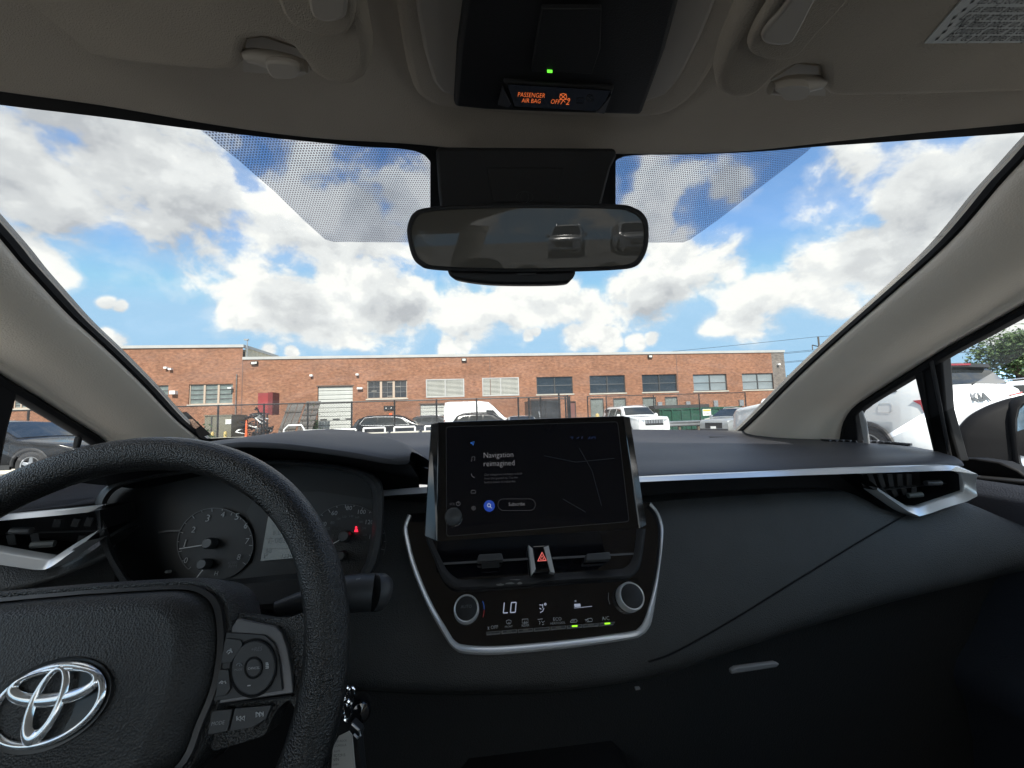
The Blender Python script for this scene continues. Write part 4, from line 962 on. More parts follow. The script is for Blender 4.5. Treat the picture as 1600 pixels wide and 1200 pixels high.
# ---- doors, windows, mirrors
def door(s):
    X = lambda a: MID+s*a
    ys = [.86, .70, .6, .5, .3, 0, -.4, -1.0]
    f = 1 if s > 0 else -1
    zsill = 1.022
    lab_ = None
    rows = [[V3((X(a), y, z+(.03*max(0, y-.5)))) for y in ys] for a, z in ((.79, zsill-.03), (.785, zsill), (.752, zsill+.004), (.735, zsill-.006), (.72, zsill-.05), (.70, zsill-.085), (.69, zsill-.11), (.70, .80), (.66, .74), (.66, .70), (.71, .66), (.72, .30))]
    d = loft('door', rows, mat('door trim navy black', (.030, .034, .045), .42, bump=('grain', 480, .0004), spec=.4), car, sub=1, angle=70, label='passenger door with its window bar and black sill' if s > 0 else 'driver door with its quarter window')
    F_ = SRf if s > 0 else SLf
    g = []; yf = .80
    for y in (0, .2, .5, 1): g.append([V3((X(half(z)), (yf-1.05*(z-1.02)/.36*(yf-.1))*y-1.1*(1-y), z)) for z in (zsill-.02, 1.2, 1.37)])
    loft('window_glass', [[V3((X(half(z)), -.12, z)) for z in (zsill-.02, 1.2, 1.37)]]+[r if i else [V3((p.x, -.05, p.z)) for p in r] for i, r in enumerate(g)], m_sideglass, d)
    loft('rear_window_glass', [[V3((X(half(z)), y, z)) for z in (zsill-.02, 1.2, 1.37)] for y in (-.14, -1.1)], m_rearglass, d)
    return d
dr, dl = door(1), door(-1)
# window bar and quarter window frame, passenger side
def sidebar(px, f, par, t=.02, m=m_seal, name='window_bar', off=0):
    return slab(name, [PS(x, y, f)+V3((off, 0, 0)) for x, y in px], V3((-1 if par is dr else 1, 0, 0)), t, m, par, bevel=.003)
sidebar([(1428, 584), (1440, 574), (1448, 640), (1462, 714), (1458, 706)], SRf, dr, .018, name='window_bar')
sidebar([(1433, 580), (1467, 552), (1474, 640), (1497, 722), (1462, 716), (1446, 650)], SRf, dr, .02, off=.004)
sidebar([(1454, 566), (1460, 562), (1478, 660), (1490, 718), (1484, 717)], SRf, dr, .004, mat('rubber edge', (.03, .03, .032), .4), 'window_bar_lip', off=-.004)
sidebar([(1310, 640), (1345, 620), (1352, 634), (1341, 642), (1335, 652), (1340, 694), (1308, 700)], SRf, dr, .02, name='quarter_window_seal')
sidebar([(1341, 646), (1346, 641), (1353, 660), (1358, 697), (1350, 697)], SRf, dr, .004, mat('quarter window light edge', (.5, .5, .5), .5), 'quarter_window_edge')
sidebar([(1490, 742), (1620, 754), (1700, 760), (1700, 768), (1620, 762), (1490, 750)], SRf, dr, .03, name='belt_seal')
# driver side bar
sidebar([(-40, 560), (12, 598), (29, 614), (14, 670), (2, 730), (-10, 800), (-60, 800)], SLf, dl, .02)
sidebar([(126, 681), (131, 684), (127, 700), (122, 700)], SLf, dl, .01, name='quarter_window_edge')
# passenger side mirror standing outside the window
sm_ = Plane((1.02, .66, 1.06), (-.62, -.78, 0))
m_mir = mat('mirror housing black', (.008, .008, .009), .55, spec=.12, bump=('noise', 700, .0002))
mh = [(1489, 690), (1497, 668), (1513, 650), (1535, 637), (1560, 627), (1590, 619), (1640, 614), (1720, 625), (1760, 700), (1740, 770), (1640, 772), (1560, 757), (1500, 745)]
mhs = spline(mh, 4, True); hx, hy = 1610, 692
def mr(sc, off, pts=mhs): return [sm_(hx+(v.x-hx)*sc, hy+(v.y-hy)*sc, off) for v in pts]
smir = loft('side_mirror', [mr(.7, -.10), mr(.93, -.06), mr(1.0, -.02), mr(1.0, 0), mr(.97, .012), mr(.80, .02), mr(.001, .024)], m_mir, car, closed=True, angle=80, label='black housed side mirror outside the passenger window')
capo = [(1487, 692), (1496, 667), (1512, 648), (1534, 635), (1560, 625), (1590, 616.5), (1640, 611)]
capi = [(1490, 698), (1500, 674), (1516, 655), (1538, 641), (1562, 631), (1592, 622), (1640, 617)]
loft('mirror_cap', [[sm_(v.x, v.y, -.06) for v in spline(capo, 4)], [sm_(v.x, v.y, .0) for v in spline(capo, 4)], [sm_(v.x, v.y, .003) for v in spline(capi, 4)]], m_paint, smir)
gp2 = [(1593, 640), (1640, 630), (1720, 640), (1735, 720), (1640, 748), (1606, 735), (1594, 712)]
loft('mirror_bezel', [[sm_(hx+55+(v.x-hx-55)*k, hy+(v.y-hy)*k, o) for v in spline(gp2, 4, True)] for k, o in ((1.22, .016), (1.12, .030), (1.04, .032), (1.0, .020))], m_mir, smir, closed=True, angle=60)
mesh('mirror_glass', [sm_(v.x, v.y, .0225) for v in spline(gp2, 4, True)], [list(range(28))], m_chrome, smir, smooth=False)
sidebar([(1492, 716), (1520, 716), (1560, 722), (1590, 735), (1612, 752), (1560, 750), (1500, 745)], lambda P: SRf(P)-.03, dr, .03, m_mir, 'mirror_foot')

# ---- rest of the cabin: seats, floor, roof, bodywork
def seatf(cx):
    st_ = empty('front_seat', (cx, -.45, .3), parent=car)
    def lp_(rows, name): loft(name, rows, m_seat, st_, closed=True, sub=1)
    def rr(cx_, y, z, hw, hy): return [V3((cx_+hw*cos(2*pi*i/16)*(1 if abs(cos(2*pi*i/16)) < .8 else .95), y+hy*sin(2*pi*i/16), z)) for i in range(16)]
    lp_([rr(cx, -.35, .30, .20, .22), rr(cx, -.35, .34, .25, .26), rr(cx, -.35, .46, .26, .27), rr(cx, -.37, .50, .22, .23), rr(cx, -.38, .50, .01, .01)], 'seat_cushion')
    lp_([rr(cx, -.62, .46, .22, .07), rr(cx, -.66, .60, .26, .09), rr(cx, -.74, .85, .26, .08), rr(cx, -.82, 1.03, .20, .06), rr(cx, -.83, 1.05, .01, .01)], 'backrest')
    lp_([rr(cx, -.83, 1.09, .07, .03), rr(cx, -.83, 1.11, .12, .05), rr(cx, -.85, 1.22, .12, .05), rr(cx, -.85, 1.25, .06, .03), rr(cx, -.85, 1.25, .01, .01)], 'headrest')
    tube('headrest_post', [V3((cx-.05, -.83, 1.0)), V3((cx-.05, -.83, 1.13))], .006, m_chrome, st_); tube('headrest_post', [V3((cx+.05, -.83, 1.0)), V3((cx+.05, -.83, 1.13))], .006, m_chrome, st_)
seatf(MID-.37); seatf(MID+.37)
loft('rear_seat', [[V3((x, y, z)) for x in (-.55, -.3, .09, .5, .73)] for y, z in ((-1.2, .3), (-1.22, .48), (-1.62, .44), (-1.72, .7), (-1.86, 1.0), (-1.92, 1.02), (-2.0, .95), (-2.5, .98), (-2.5, .3))], m_seat, car, sub=1)
for x in (-.2, .35): loft('rear_headrest', [[V3((x+.11*cos(2*pi*i/12)*k, -1.88+.04*sin(2*pi*i/12)*k, z)) for i in range(12)] for k, z in ((.4, 1.0), (1, 1.03), (1, 1.12), (.3, 1.14))], m_seat, car, closed=True, sub=1)
box('floor_carpet', MID-.87, MID+.87, -2.6, 1.25, .22, .27, m_carpet, car)
loft('firewall', [[V3((x, y, z)) for x in (-.80, -.2, .09, .5, .98)] for y, z in ((.60, .97), (.72, .90), (.86, .8), (.95, .5), (.80, .25))], m_carpet, car)
loft('centre_console', [[V3((MID+a, y, z)) for a, z in ((-.12, .26), (-.12, h-.02), (-.10, h), (.10, h), (.12, h-.02), (.12, .26))] for y, h in ((.66, .70), (.5, .68), (.38, .60), (.2, .57), (-.2, .57), (-.7, .62))], m_deep, car, angle=60)
for s in (-1, 1):
    loft('roof_side', [[V3((MID+s*a, y-max(0, y)*dy, z)) for a, z, dy in ((.44, 1.505, .1), (.58, 1.478, .1), (.64, 1.455, .1), (.70, 1.41, 0), (.695, 1.37, 0))] for y in (.33, .1, -.5, -1.2, -1.95)], m_paint, car)
# exterior skin
bw = .89
def brow(y, pts): return [V3((MID+a, y, z)) for a, z in pts]+[V3((MID-a, y, z)) for a, z in pts[::-1]]
low = [(.0, .95), (.55, .94), (.80, .90), (.88, .78), (.89, .55), (.86, .28)]
loft('body', [brow(y, [(a*k, z*kz) for a, z in low]) for y, k, kz in ((2.0, .84, .78), (1.9, .90, .86), (1.5, .97, .95), (1.2, .99, .99), (1.06, 1, 1.02))], m_paint, car, sub=1)
for s in (-1, 1):
    loft('side_panel', [[V3((MID+s*a, y, z)) for a, z in ((.80, 1.00), (.86, .95), (.89, .78), (.89, .5), (.85, .25))] for y in (1.08, .5, -.2, -1, -2, -2.6)], m_paint, car, sub=1)
    loft('rear_pillar', [[V3((MID+s*a, y, z)) for a, z in ((.60, 1.40), (.68, 1.22), (.75, 1.0))] for y in (-1.45, -2.2)], m_beige, car)
    tube('centre_pillar', [V3((MID+s*.66, -.52, 1.38)), V3((MID+s*.70, -.5, 1.2)), V3((MID+s*.745, -.48, .95))], .035, m_beige, car, k=8)
    for y in (1.35, -1.9):
        lathe('wheel', [(0, -.02), (.20, 0), (.21, .02), (.31, .01), (.325, -.02), (.325, -.18), (.3, -.2), (0, -.2)], V3((MID+s*.88, y, .325)), V3((s, 0, 0)), m_seal, car, k=28)
loft('roof_panel', [[V3((MID+a, y-(.45*a*a if y > .2 else 0), 1.55-.22*a*a-(.03 if y < -1.5 else 0))) for a in (-.66, -.5, -.4, -.2, 0, .2, .4, .5, .66)] for y in (.30, .20, -.5, -1.2, -1.95)], m_paint, car)
loft('boot_lid', [[V3((MID+a, y, z)) for a in (-.8, -.4, 0, .4, .8)] for y, z in ((-2.3, 1.02), (-2.75, .98), (-2.8, .5))], m_paint, car)
loft('rear_window', [[V3((MID+a, y, z)) for a in (-.62, 0, .62)] for y, z in ((-1.93, 1.46), (-2.4, 1.03))], m_rearglass, car)
slab('glovebox_latch', [PY(1143, 1048, .50), PY(1150, 1043.5, .50), PY(1212, 1035.5, .50), PY(1219, 1038, .50), PY(1214, 1043, .50), PY(1143, 1054, .50)], V3((0, -1, 0)), .006, mat('latch grey', (.20, .20, .205), .5), glv, bevel=.0015)
box('glovebox_switch', *(lambda p: (p.x-.003, p.x+.003, p.y, p.y+.004, p.z-.001, p.z+.001))(PY(997, 1077, .50)), mat('latch grey', (.20, .20, .205), .5), glv)

# lint and dust lying on the dash
rd_ = random.Random(3); V, F_l = [], []
for i in range(260):
    x, y = rd_.uniform(610, 1440), rd_.uniform(684, 722); P = PS(x, y, lambda P: Dtop(P)-.0006); s = rd_.uniform(.0004, .0011); a = rd_.uniform(0, 3); k = len(V); l = s*rd_.choice((1, 1, 1, 5))
    u = V3((cos(a), sin(a), 0)); v = V3((-sin(a), cos(a), .05)); V += [P-u*l, P+v*s*.5, P+u*l, P-v*s*.5]; F_l.append([k, k+1, k+2, k+3])
mesh('dust', V, F_l, mat('dust', (.30, .29, .27), .9), dash, smooth=False, kind='stuff')

# ================================================================== loose things in the car
kr = empty('key_ring', PY(545, 1095, .38), label='key ring with a paper tag hanging below the steering wheel rim', cat='key ring')
K = PY(545, 1095, .40)
def kq(x, y, Y=.38): return PY(x, y, Y)
kpl = Plane(kq(545, 1100), (-.3, -1, .1))
ABS[kr.name] = V3(kr.location)
tube('ring', [kpl(x, y) for x, y in circ(541.5, 1084, 4.5, 11, 24)], .0011, m_chrome, kr, k=6, closed=True)
tube('ring', [kpl(x, y, .002) for x, y in circ(542.5, 1110, 6.5, 16, 28)], .0013, m_chrome, kr, k=6, closed=True)
tube('ring', [kpl(x, y, -.004) for x, y in circ(547, 1089, 6, 16, 24, rot=12)], .0009, m_chrome, kr, k=6, closed=True)
pslab('key_tag', [(529, 1151), (545, 1143), (550, 1150), (555, 1210), (517, 1215), (520, 1168)], kpl, .002, .0012, mat('paper tag', (.50, .49, .46), .7), kr)
for i, (s, y) in enumerate((('RED ROCK', 1160), ('COROLLA', 1167), ('PLATE', 1176), ('BD72915', 1183), ('VIN', 1190), ('5YFB4', 1197))):
    ptext(s, 524-i*.8, y, 524-i*.8+(18 if len(s) > 5 else 9), y-1.5, kpl, mat('tag ink', (.06, .06, .06), .7), kr, off=.0026)
pslab('key_fob', [(548, 1128), (560, 1140), (563, 1148), (560, 1152), (566, 1215), (556, 1215), (551, 1160), (545, 1140)], kpl, -.001, .008, m_black, kr, bevel=.0015)
tube('fob_edge', [kpl(x, y, .001) for x, y in ((550, 1131), (561, 1141), (564, 1149), (559, 1153), (553, 1147))], .0010, mat('fob edge metal', (.35, .35, .35), .3, metal=1), kr, k=6)
cpl = Plane(PY(300, 668, .78), (.35, -.9, -.05))
cardo = pslab('parking_card', [(272, 646), (291, 643.5), (329, 679), (312, 684)], cpl, 0, .003, mat('card black', (.010, .010, .011), .8, spec=.1), None, smooth=False, own_origin=True)
tag(cardo, 'small black card with a blurred picture leaning at the foot of the left windscreen pillar', 'card')
ABS[cardo.name] = V3(cardo.location)
pslab('card_picture', [(291, 655), (301, 655), (312, 666), (306, 670), (298, 666)], cpl, .001, .001, mat('card picture', (.25, .16, .12), .5, var=(300, .6)), cardo, smooth=False)
pslab('card_picture', [(276, 651), (281, 651), (289, 660), (283, 659)], cpl, .001, .001, mat('card picture pale', (.35, .35, .35), .5), cardo, smooth=False)

# ================================================================== OUTSIDE
def gz(y): return 0 if y < 9 else (-.28*min(1, (y-9)/8))
def ground():
    ys = [-60, -20, 0, 5, 9, 11, 13, 15, 17, 20, 30, 36, 60, 120, 400, 1500]; xs = [-900, -200, -60, -20, 0, 20, 60, 200, 900]
    rows = [[V3((x, y, gz(y))) for x in xs] for y in ys]
    m = bpy.data.materials.new('asphalt'); m.use_nodes = True; nt = m.node_tree; N = nt.nodes; L = nt.links; b = N['Principled BSDF']
    tc = N.new('ShaderNodeTexCoord'); n1 = N.new('ShaderNodeTexNoise'); n1.inputs['Scale'].default_value = .25; n1.inputs['Detail'].default_value = 8
    n2 = N.new('ShaderNodeTexNoise'); n2.inputs['Scale'].default_value = 60
    L.new(tc.outputs['Object'], n1.inputs['Vector']); L.new(tc.outputs['Object'], n2.inputs['Vector'])
    cr = N.new('ShaderNodeValToRGB'); cr.color_ramp.elements[0].color = (.10, .098, .092, 1); cr.color_ramp.elements[1].color = (.19, .185, .175, 1)
    cr.color_ramp.elements[0].position = .3; cr.color_ramp.elements[1].position = .7
    ad = N.new('ShaderNodeMix'); ad.data_type = 'FLOAT'; ad.inputs['Factor'].default_value = .35; L.new(n1.outputs['Fac'], ad.inputs['A']); L.new(n2.outputs['Fac'], ad.inputs['B'])
    L.new(ad.outputs['Result'], cr.inputs['Fac']); L.new(cr.outputs[0], b.inputs['Base Color']); b.inputs['Roughness'].default_value = .9
    g = loft('ground', rows, m); tag(g, kind='structure'); return g
ground()
m_line = mat('worn white line paint', (.55, .55, .53), .8, var=(6, .25))
for i, x in enumerate((-8.2, -5.4, -2.6, 2.6, 5.4, 9.9, 12.7)):
    o = box('parking_line', x-.05, x+.05, 3.2, 8.4, .004, .008, m_line); tag(o, kind='structure')

def brick_mat(name, c1, c2, mort, scale=1.0):
    m = bpy.data.materials.new(name); m.use_nodes = True; nt = m.node_tree; N = nt.nodes; L = nt.links; b = N['Principled BSDF']
    tc = N.new('ShaderNodeTexCoord'); sx = N.new('ShaderNodeSeparateXYZ'); cb = N.new('ShaderNodeCombineXYZ'); L.new(tc.outputs['Object'], sx.inputs[0])
    ad = N.new('ShaderNodeMath'); ad.operation = 'ADD'; L.new(sx.outputs['X'], ad.inputs[0]); L.new(sx.outputs['Y'], ad.inputs[1])
    L.new(ad.outputs[0], cb.inputs['X']); L.new(sx.outputs['Z'], cb.inputs['Y'])
    br = N.new('ShaderNodeTexBrick'); br.inputs['Scale'].default_value = 1; br.inputs['Brick Width'].default_value = .24*scale; br.inputs['Row Height'].default_value = .09*scale
    br.inputs['Mortar Size'].default_value = .008; br.inputs['Color1'].default_value = (*c1, 1); br.inputs['Color2'].default_value = (*c2, 1); br.inputs['Mortar'].default_value = (*mort, 1); br.inputs['Bias'].default_value = -.1
    L.new(cb.outputs[0], br.inputs['Vector'])
    n = N.new('ShaderNodeTexNoise'); n.inputs['Scale'].default_value = .35; n.inputs['Detail'].default_value = 9; n.inputs['Roughness'].default_value = .7; L.new(cb.outputs[0], n.inputs['Vector'])
    n2 = N.new('ShaderNodeTexNoise'); n2.inputs['Scale'].default_value = 1; n2.inputs['Detail'].default_value = 3
    mp = N.new('ShaderNodeMapping'); mp.inputs['Scale'].default_value = (3.2, 6.0, 1); L.new(cb.outputs[0], mp.inputs[0]); L.new(mp.outputs[0], n2.inputs['Vector'])
    mr = N.new('ShaderNodeMapRange'); mr.inputs['From Min'].default_value = .3; mr.inputs['From Max'].default_value = .7; mr.inputs['To Min'].default_value = .72; mr.inputs['To Max'].default_value = 1.2
    L.new(n.outputs['Fac'], mr.inputs[0])
    mr2 = N.new('ShaderNodeMapRange'); mr2.inputs['From Min'].default_value = .3; mr2.inputs['From Max'].default_value = .7; mr2.inputs['To Min'].default_value = .74; mr2.inputs['To Max'].default_value = 1.28
    L.new(n2.outputs['Fac'], mr2.inputs[0]); mm = N.new('ShaderNodeMath'); mm.operation = 'MULTIPLY'; L.new(mr.outputs[0], mm.inputs[0]); L.new(mr2.outputs[0], mm.inputs[1])
    mx = N.new('ShaderNodeMix'); mx.data_type = 'RGBA'; mx.blend_type = 'MULTIPLY'; mx.inputs['Factor'].default_value = 1
    L.new(br.outputs['Color'], mx.inputs['A']); L.new(mm.outputs[0], mx.inputs['B']); L.new(mx.outputs['Result'], b.inputs['Base Color']); b.inputs['Roughness'].default_value = .9
    return m
m_brick = brick_mat('red brown brick', (.245, .102, .057), (.30, .138, .080), (.27, .165, .105))
m_brickd = brick_mat('dark grey brick', (.15, .13, .115), (.20, .17, .15), (.22, .20, .18))
m_coping = mat('white coping', (.42, .42, .41), .5, var=(1, .08))
m_door = mat('ribbed door grey', (.50, .51, .48), .6, var=(1.5, .07))
m_frame = mat('window frame dark', (.05, .05, .05), .5)
m_framel = mat('window frame tan', (.46, .36, .28), .6)
m_conc = mat('pale concrete', (.46, .43, .37), .9, var=(1.3, .14))
m_wglass = mat('dark window glass', (.020, .024, .028), .05, spec=.9, var=(.7, .3))
m_wglass2 = mat('dusty window glass', (.16, .19, .18), .22, spec=.6, var=(2.2, .4))
m_metal = mat('galvanised steel', (.42, .43, .44), .4, metal=.7, var=(4, .1))
m_blackm = mat('black painted steel', (.015, .015, .016), .45)
m_white = mat('white pipe paint', (.80, .80, .78), .4)

YF = 36.0; ZG = gz(YF)
b_ = empty('brick_warehouse', (5, YF, ZG), label='long red-brown brick warehouse with white coping, loading doors and louvred openings', cat='building')
ABS[b_.name] = V3(b_.location)
def FX(px, py): return PY(px, py, YF)
def R4(x0, y0, x1, y1):
    ym, xm = (y0+y1)/2, (x0+x1)/2
    return FX(x0, ym).x, FX(x1, ym).x, FX(xm, y1).z, FX(xm, y0).z      # X0, X1, Zbottom, Ztop
roofz = FX(820, 554.5).z; XL_, XR_ = -60, FX(1229, 600).x; XD = FX(1209, 600).x; XB = FX(378.5, 580).x; topz = FX(300, 541).z
holes = dict(A=(212, 602, 262.5, 632.5), B=(295, 600, 363.5, 631.5), C=(573.5, 594.5, 636, 622.5), D=(665.6, 592.3, 725.5, 620.8), E=(753.5, 590, 811, 618.7), F=(838.5, 588.7, 895, 615.5), G=(921.5, 586.5, 977, 614), H=(1003.5, 585, 1058, 612), I=(1083.5, 584.6, 1136, 610.6), J=(1160, 583.2, 1209, 608.6),
             L=(20, 619, 52, 638), g1=(496, 603.5, 551, 676), g2=(656.7, 631.5, 694, 676), d1=(923, 622.5, 944, 668), d2=(959, 622, 979, 664), d3=(1005, 620.5, 1026, 664), d4=(1040, 620, 1060, 664), d5=(889, 627, 900.5, 668))
RC = {k: R4(*v) for k, v in holes.items()}
for k in ('g1', 'g2', 'd1', 'd2', 'd3', 'd4', 'd5'): a = RC[k]; RC[k] = (a[0], a[1], ZG, a[3])
def wall_with_holes(x0, x1, z0, z1, y, rects, depth=.22):
    xs = sorted({x0, x1}|{v for r in rects for v in r[:2] if x0 < v < x1}); zs = sorted({z0, z1}|{v for r in rects for v in r[2:] if z0 < v < z1})
    V, F = [], []
    def q(pts): b = len(V); V.extend(V3(p) for p in pts); F.append([b, b+1, b+2, b+3])
    for xa, xb in zip(xs, xs[1:]):
        for za, zb in zip(zs, zs[1:]):
            cx, cz = (xa+xb)/2, (za+zb)/2
            if any(r[0] < cx < r[1] and r[2] < cz < r[3] for r in rects): continue
            q([(xa, y, za), (xb, y, za), (xb, y, zb), (xa, y, zb)])
    for r in rects:
        a, b, c, d = r
        q([(a, y, c), (a, y+depth, c), (a, y+depth, d), (a, y, d)]); q([(b, y, c), (b, y+depth, c), (b, y+depth, d), (b, y, d)])
        q([(a, y, d), (b, y, d), (b, y+depth, d), (a, y+depth, d)]); q([(a, y, c), (b, y, c), (b, y+depth, c), (a, y+depth, c)])
    return V, F
rl = [RC[k] for k in 'ABL']
mesh('wall', *wall_with_holes(XL_, XB, ZG, topz-.15, YF, rl), m_brick, b_, smooth=False)
mesh('wall', *wall_with_holes(XB, XD, ZG, roofz-.1, YF, [RC[k] for k in RC if k not in 'ABL']), m_brick, b_, smooth=False)
mesh('wall', *wall_with_holes(XD, XR_, ZG, roofz-.1, YF, []), m_brickd, b_, smooth=False)
mesh('wall', [V3(p) for p in ((XR_, YF, ZG), (XR_, YF+40, ZG), (XR_, YF+40, roofz-.1), (XR_, YF, roofz-.1))], [[0, 1, 2, 3]], m_brickd, b_, smooth=False)
box('coping', XB+.02, XR_+.08, YF-.08, YF+.3, roofz-.1, roofz+.14, m_coping, b_); box('coping', XL_, XB+.1, YF-.1, YF+.3, topz-.15, topz+.1, m_coping, b_)
box('roof', XB, XR_, YF+.3, YF+40, roofz-.5, roofz-.3, m_conc, b_); box('roof', XL_, XB-.02, YF+.3, YF+24, topz-.5, topz-.3, m_conc, b_)
# corrugated side of the taller block, with its own sloped edge
Pend = None
yb = YF+.3
for i in range(400):
    yb += .1
    P = PX(431, 555, XB)
    break
yb = P.y; zb = P.z
mc_ = mat('tan corrugated sheet', (.50, .45, .33), .5)
V, F = [], []
nr = int((yb-YF)/.35)
for i in range(nr+1):
    y = YF+.31+(yb-YF)*i/nr; zt = topz-.15
    V += [V3((XB+.04+(.07 if i % 2 else 0), y, roofz-.4)), V3((XB+.04+(.07 if i % 2 else 0), y, zt))]
    if i: F.append([2*i-2, 2*i, 2*i+1, 2*i-1])
mesh('corrugated_side', V, F, mc_, b_, smooth=False); box('coping', XB-.1, XB+.16, YF+.32, yb+.3, topz-.15, topz+.1, m_coping, b_)
tube('roof_pipe', [V3((XB+.3, YF+.1, roofz)), V3((XB+.3, YF+.1, topz+.55))], .04, m_metal, b_); box('roof_pipe_cap', XB+.05, XB+.4, YF, YF+.2, topz+.5, topz+.62, m_metal, b_)
# windows
def window(k, cols, rws, fm, gm, fw=.07, mull=None, dep=.14, sill=True):
    x0, x1, z0, z1 = RC[k]; y = YF+dep
    parts = [box_geo(x0, x1, y-.04, y+.04, z1-fw, z1), box_geo(x0, x1, y-.04, y+.04, z0, z0+fw), box_geo(x0, x0+fw, y-.041, y+.039, z0+fw, z1-fw), box_geo(x1-fw, x1, y-.041, y+.039, z0+fw, z1-fw)]
    f = mesh('window', *join_geo(parts), fm, b_, smooth=False)
    W = x1-x0-2*fw; H = z1-z0-2*fw
    for c in range(cols):
        xa = x0+fw+W*c/cols; xb = x0+fw+W*(c+1)/cols
        if c: box('mullion', xa-(mull or .05), xa+(mull or .05), y-.05, y+.03, z0+fw, z1-fw, fm, f)
        if isinstance(rws, int): rr_ = [j/rws for j in range(rws+1)]
        else: rr_ = rws
        for j in range(len(rr_)-1):
            za = z0+fw+H*rr_[j]; zb_ = z0+fw+H*rr_[j+1]
            t = random.uniform(-.012, .012)
            pane = mesh('pane', [V3((xa, y+.02+t, za)), V3((xb, y+.02-t, za)), V3((xb, y+.02-t, zb_)), V3((xa, y+.02+t, zb_))], [[0, 1, 2, 3]], gm, f, smooth=False)
            if j: box('glazing_bar', xa+.01, xb-.01, y-.03, y+.028, za-.025, za+.025, mat('glazing bar', (.12, .12, .12), .5), f)
    if sill: box('sill', x0-.1, x1+.1, YF-.06, YF+.12, z0-.12, z0-.005, m_conc, b_)
    return f
window('A', 3, 4, m_framel, m_wglass2); window('B', 3, 4, m_framel, m_wglass2, mull=.08); window('L', 3, 4, m_framel, m_wglass2)
wc_ = window('C', 3, [0, .33, .66, 1], m_framel, m_wglass, mull=.10)
for i in range(3):
    x0, x1, z0, z1 = RC['C']; c = x0+(x1-x0)*(i+.5)/3; box('glazing_bar', c-.02, c+.02, YF+.10, YF+.165, z0+.07, z1-.07, mat('glazing bar', (.12, .12, .12), .5), wc_)
for k in 'FGH': window(k, 2, 2, m_frame, m_wglass, .06, sill=True)
m_refl = mat('clear reflecting glass', (.20, .235, .25), .04, spec=1, var=(.6, .25))
window('I', 2, 2, m_frame, m_refl, .06); window('J', 2, 2, m_frame, m_refl, .06)
lampm = lit('fluorescent lamp', (1, .93, .8), 1.1)
for x, y in ((584, 611), (609, 597), (622, 604), (609, 619)):
    p = FX(x, y); tube('hanging_lamp', [p+V3((-.22, .12, 0)), p+V3((.22, .12, 0))], .045, lampm, wc_, k=6)
# louvred openings
for k in 'DE':
    x0, x1, z0, z1 = RC[k]; fr = mesh('louvre', *join_geo([box_geo(x0, x1, YF-.03, YF+.1, z1-.09, z1+.0), box_geo(x0, x1, YF-.03, YF+.1, z0, z0+.09), box_geo(x0, x0+.09, YF-.031, YF+.099, z0+.09, z1-.09), box_geo(x1-.09, x1, YF-.031, YF+.099, z0+.09, z1-.09), box_geo((x0+x1)/2-.05, (x0+x1)/2+.05, YF-.032, YF+.098, z0+.09, z1-.09)]), m_coping, b_, smooth=False)
    n = 13
    for side in (0, 1):
        a = x0+.09 if side == 0 else (x0+x1)/2+.05; c = (x0+x1)/2-.05 if side == 0 else x1-.09
        for j in range(n):
            z = z0+.09+(z1-z0-.18)*(j+.5)/n; h = (z1-z0-.18)/n*.36
            mesh('slat', [V3((a, YF-.02, z-h)), V3((c, YF-.02, z-h)), V3((c, YF+.07, z+h)), V3((a, YF+.07, z+h))], [[0, 1, 2, 3]], mat('louvre slat', (.62, .62, .57), .45, metal=.2, var=(1.1, .22)), fr, smooth=False)
    mesh('louvre_back', [V3((x0, YF+.15, z0)), V3((x1, YF+.15, z0)), V3((x1, YF+.15, z1)), V3((x0, YF+.15, z1))], [[0, 1, 2, 3]], m_frame, fr, smooth=False)
# loading doors of stacked panels
def roll(k, n, slots):
    x0, x1, z0, z1 = RC[k]; d = mesh('loading_door', *box_geo(x0, x1, YF+.19, YF+.24, z0, z1), m_frame, b_, smooth=False)
    for j in range(n):
        za = z0+(z1-z0)*j/n; zb_ = z0+(z1-z0)*(j+1)/n
        mesh('door_panel', *box_geo(x0+.03, x1-.03, YF+.15-(.01 if j % 2 else 0), YF+.185, za+.025, zb_-.02), m_door, d, smooth=False)
        mesh('panel_rib', *box_geo(x0+.03, x1-.03, YF+.132, YF+.149-(.01 if j % 2 else 0), (za+zb_)/2-.03, (za+zb_)/2+.03), m_door, d, smooth=False)
    for sx_ in slots:
        xx = x0+(x1-x0)*sx_; zz = z0+(z1-z0)*.36 if k == 'g1' else z0+(z1-z0)*.62
        box('door_slot', xx-.3, xx+.3, YF+.12, YF+.131, zz-.06, zz+.06, m_frame, d)
    box('door_lintel', x0-.12, x1+.12, YF-.02, YF+.02, z1, z1+.10, mat('rust brown steel', (.13, .09, .07), .7), b_)
roll('g1', 12, (.16, .52, .88)); roll('g2', 8, (.3, .85))
for k in ('d1', 'd2', 'd3', 'd4', 'd5'):
    x0, x1, z0, z1 = RC[k]; m = mat('maroon door', (.16, .07, .06), .6) if k == 'd5' else mat('grey steel door', (.17, .19, .18), .5, var=(2, .15))
    d = mesh('door', *join_geo([box_geo(x0+.06, x1-.06, YF+.12, YF+.16, z0, z1-.06)]), m, b_, smooth=False)
    mesh('door_frame', *join_geo([box_geo(x0, x0+.06, YF+.02, YF+.15, z0, z1), box_geo(x1-.06, x1, YF+.02, YF+.15, z0, z1), box_geo(x0+.06, x1-.06, YF+.02, YF+.15, z1-.06, z1)]), m_frame, d, smooth=False)
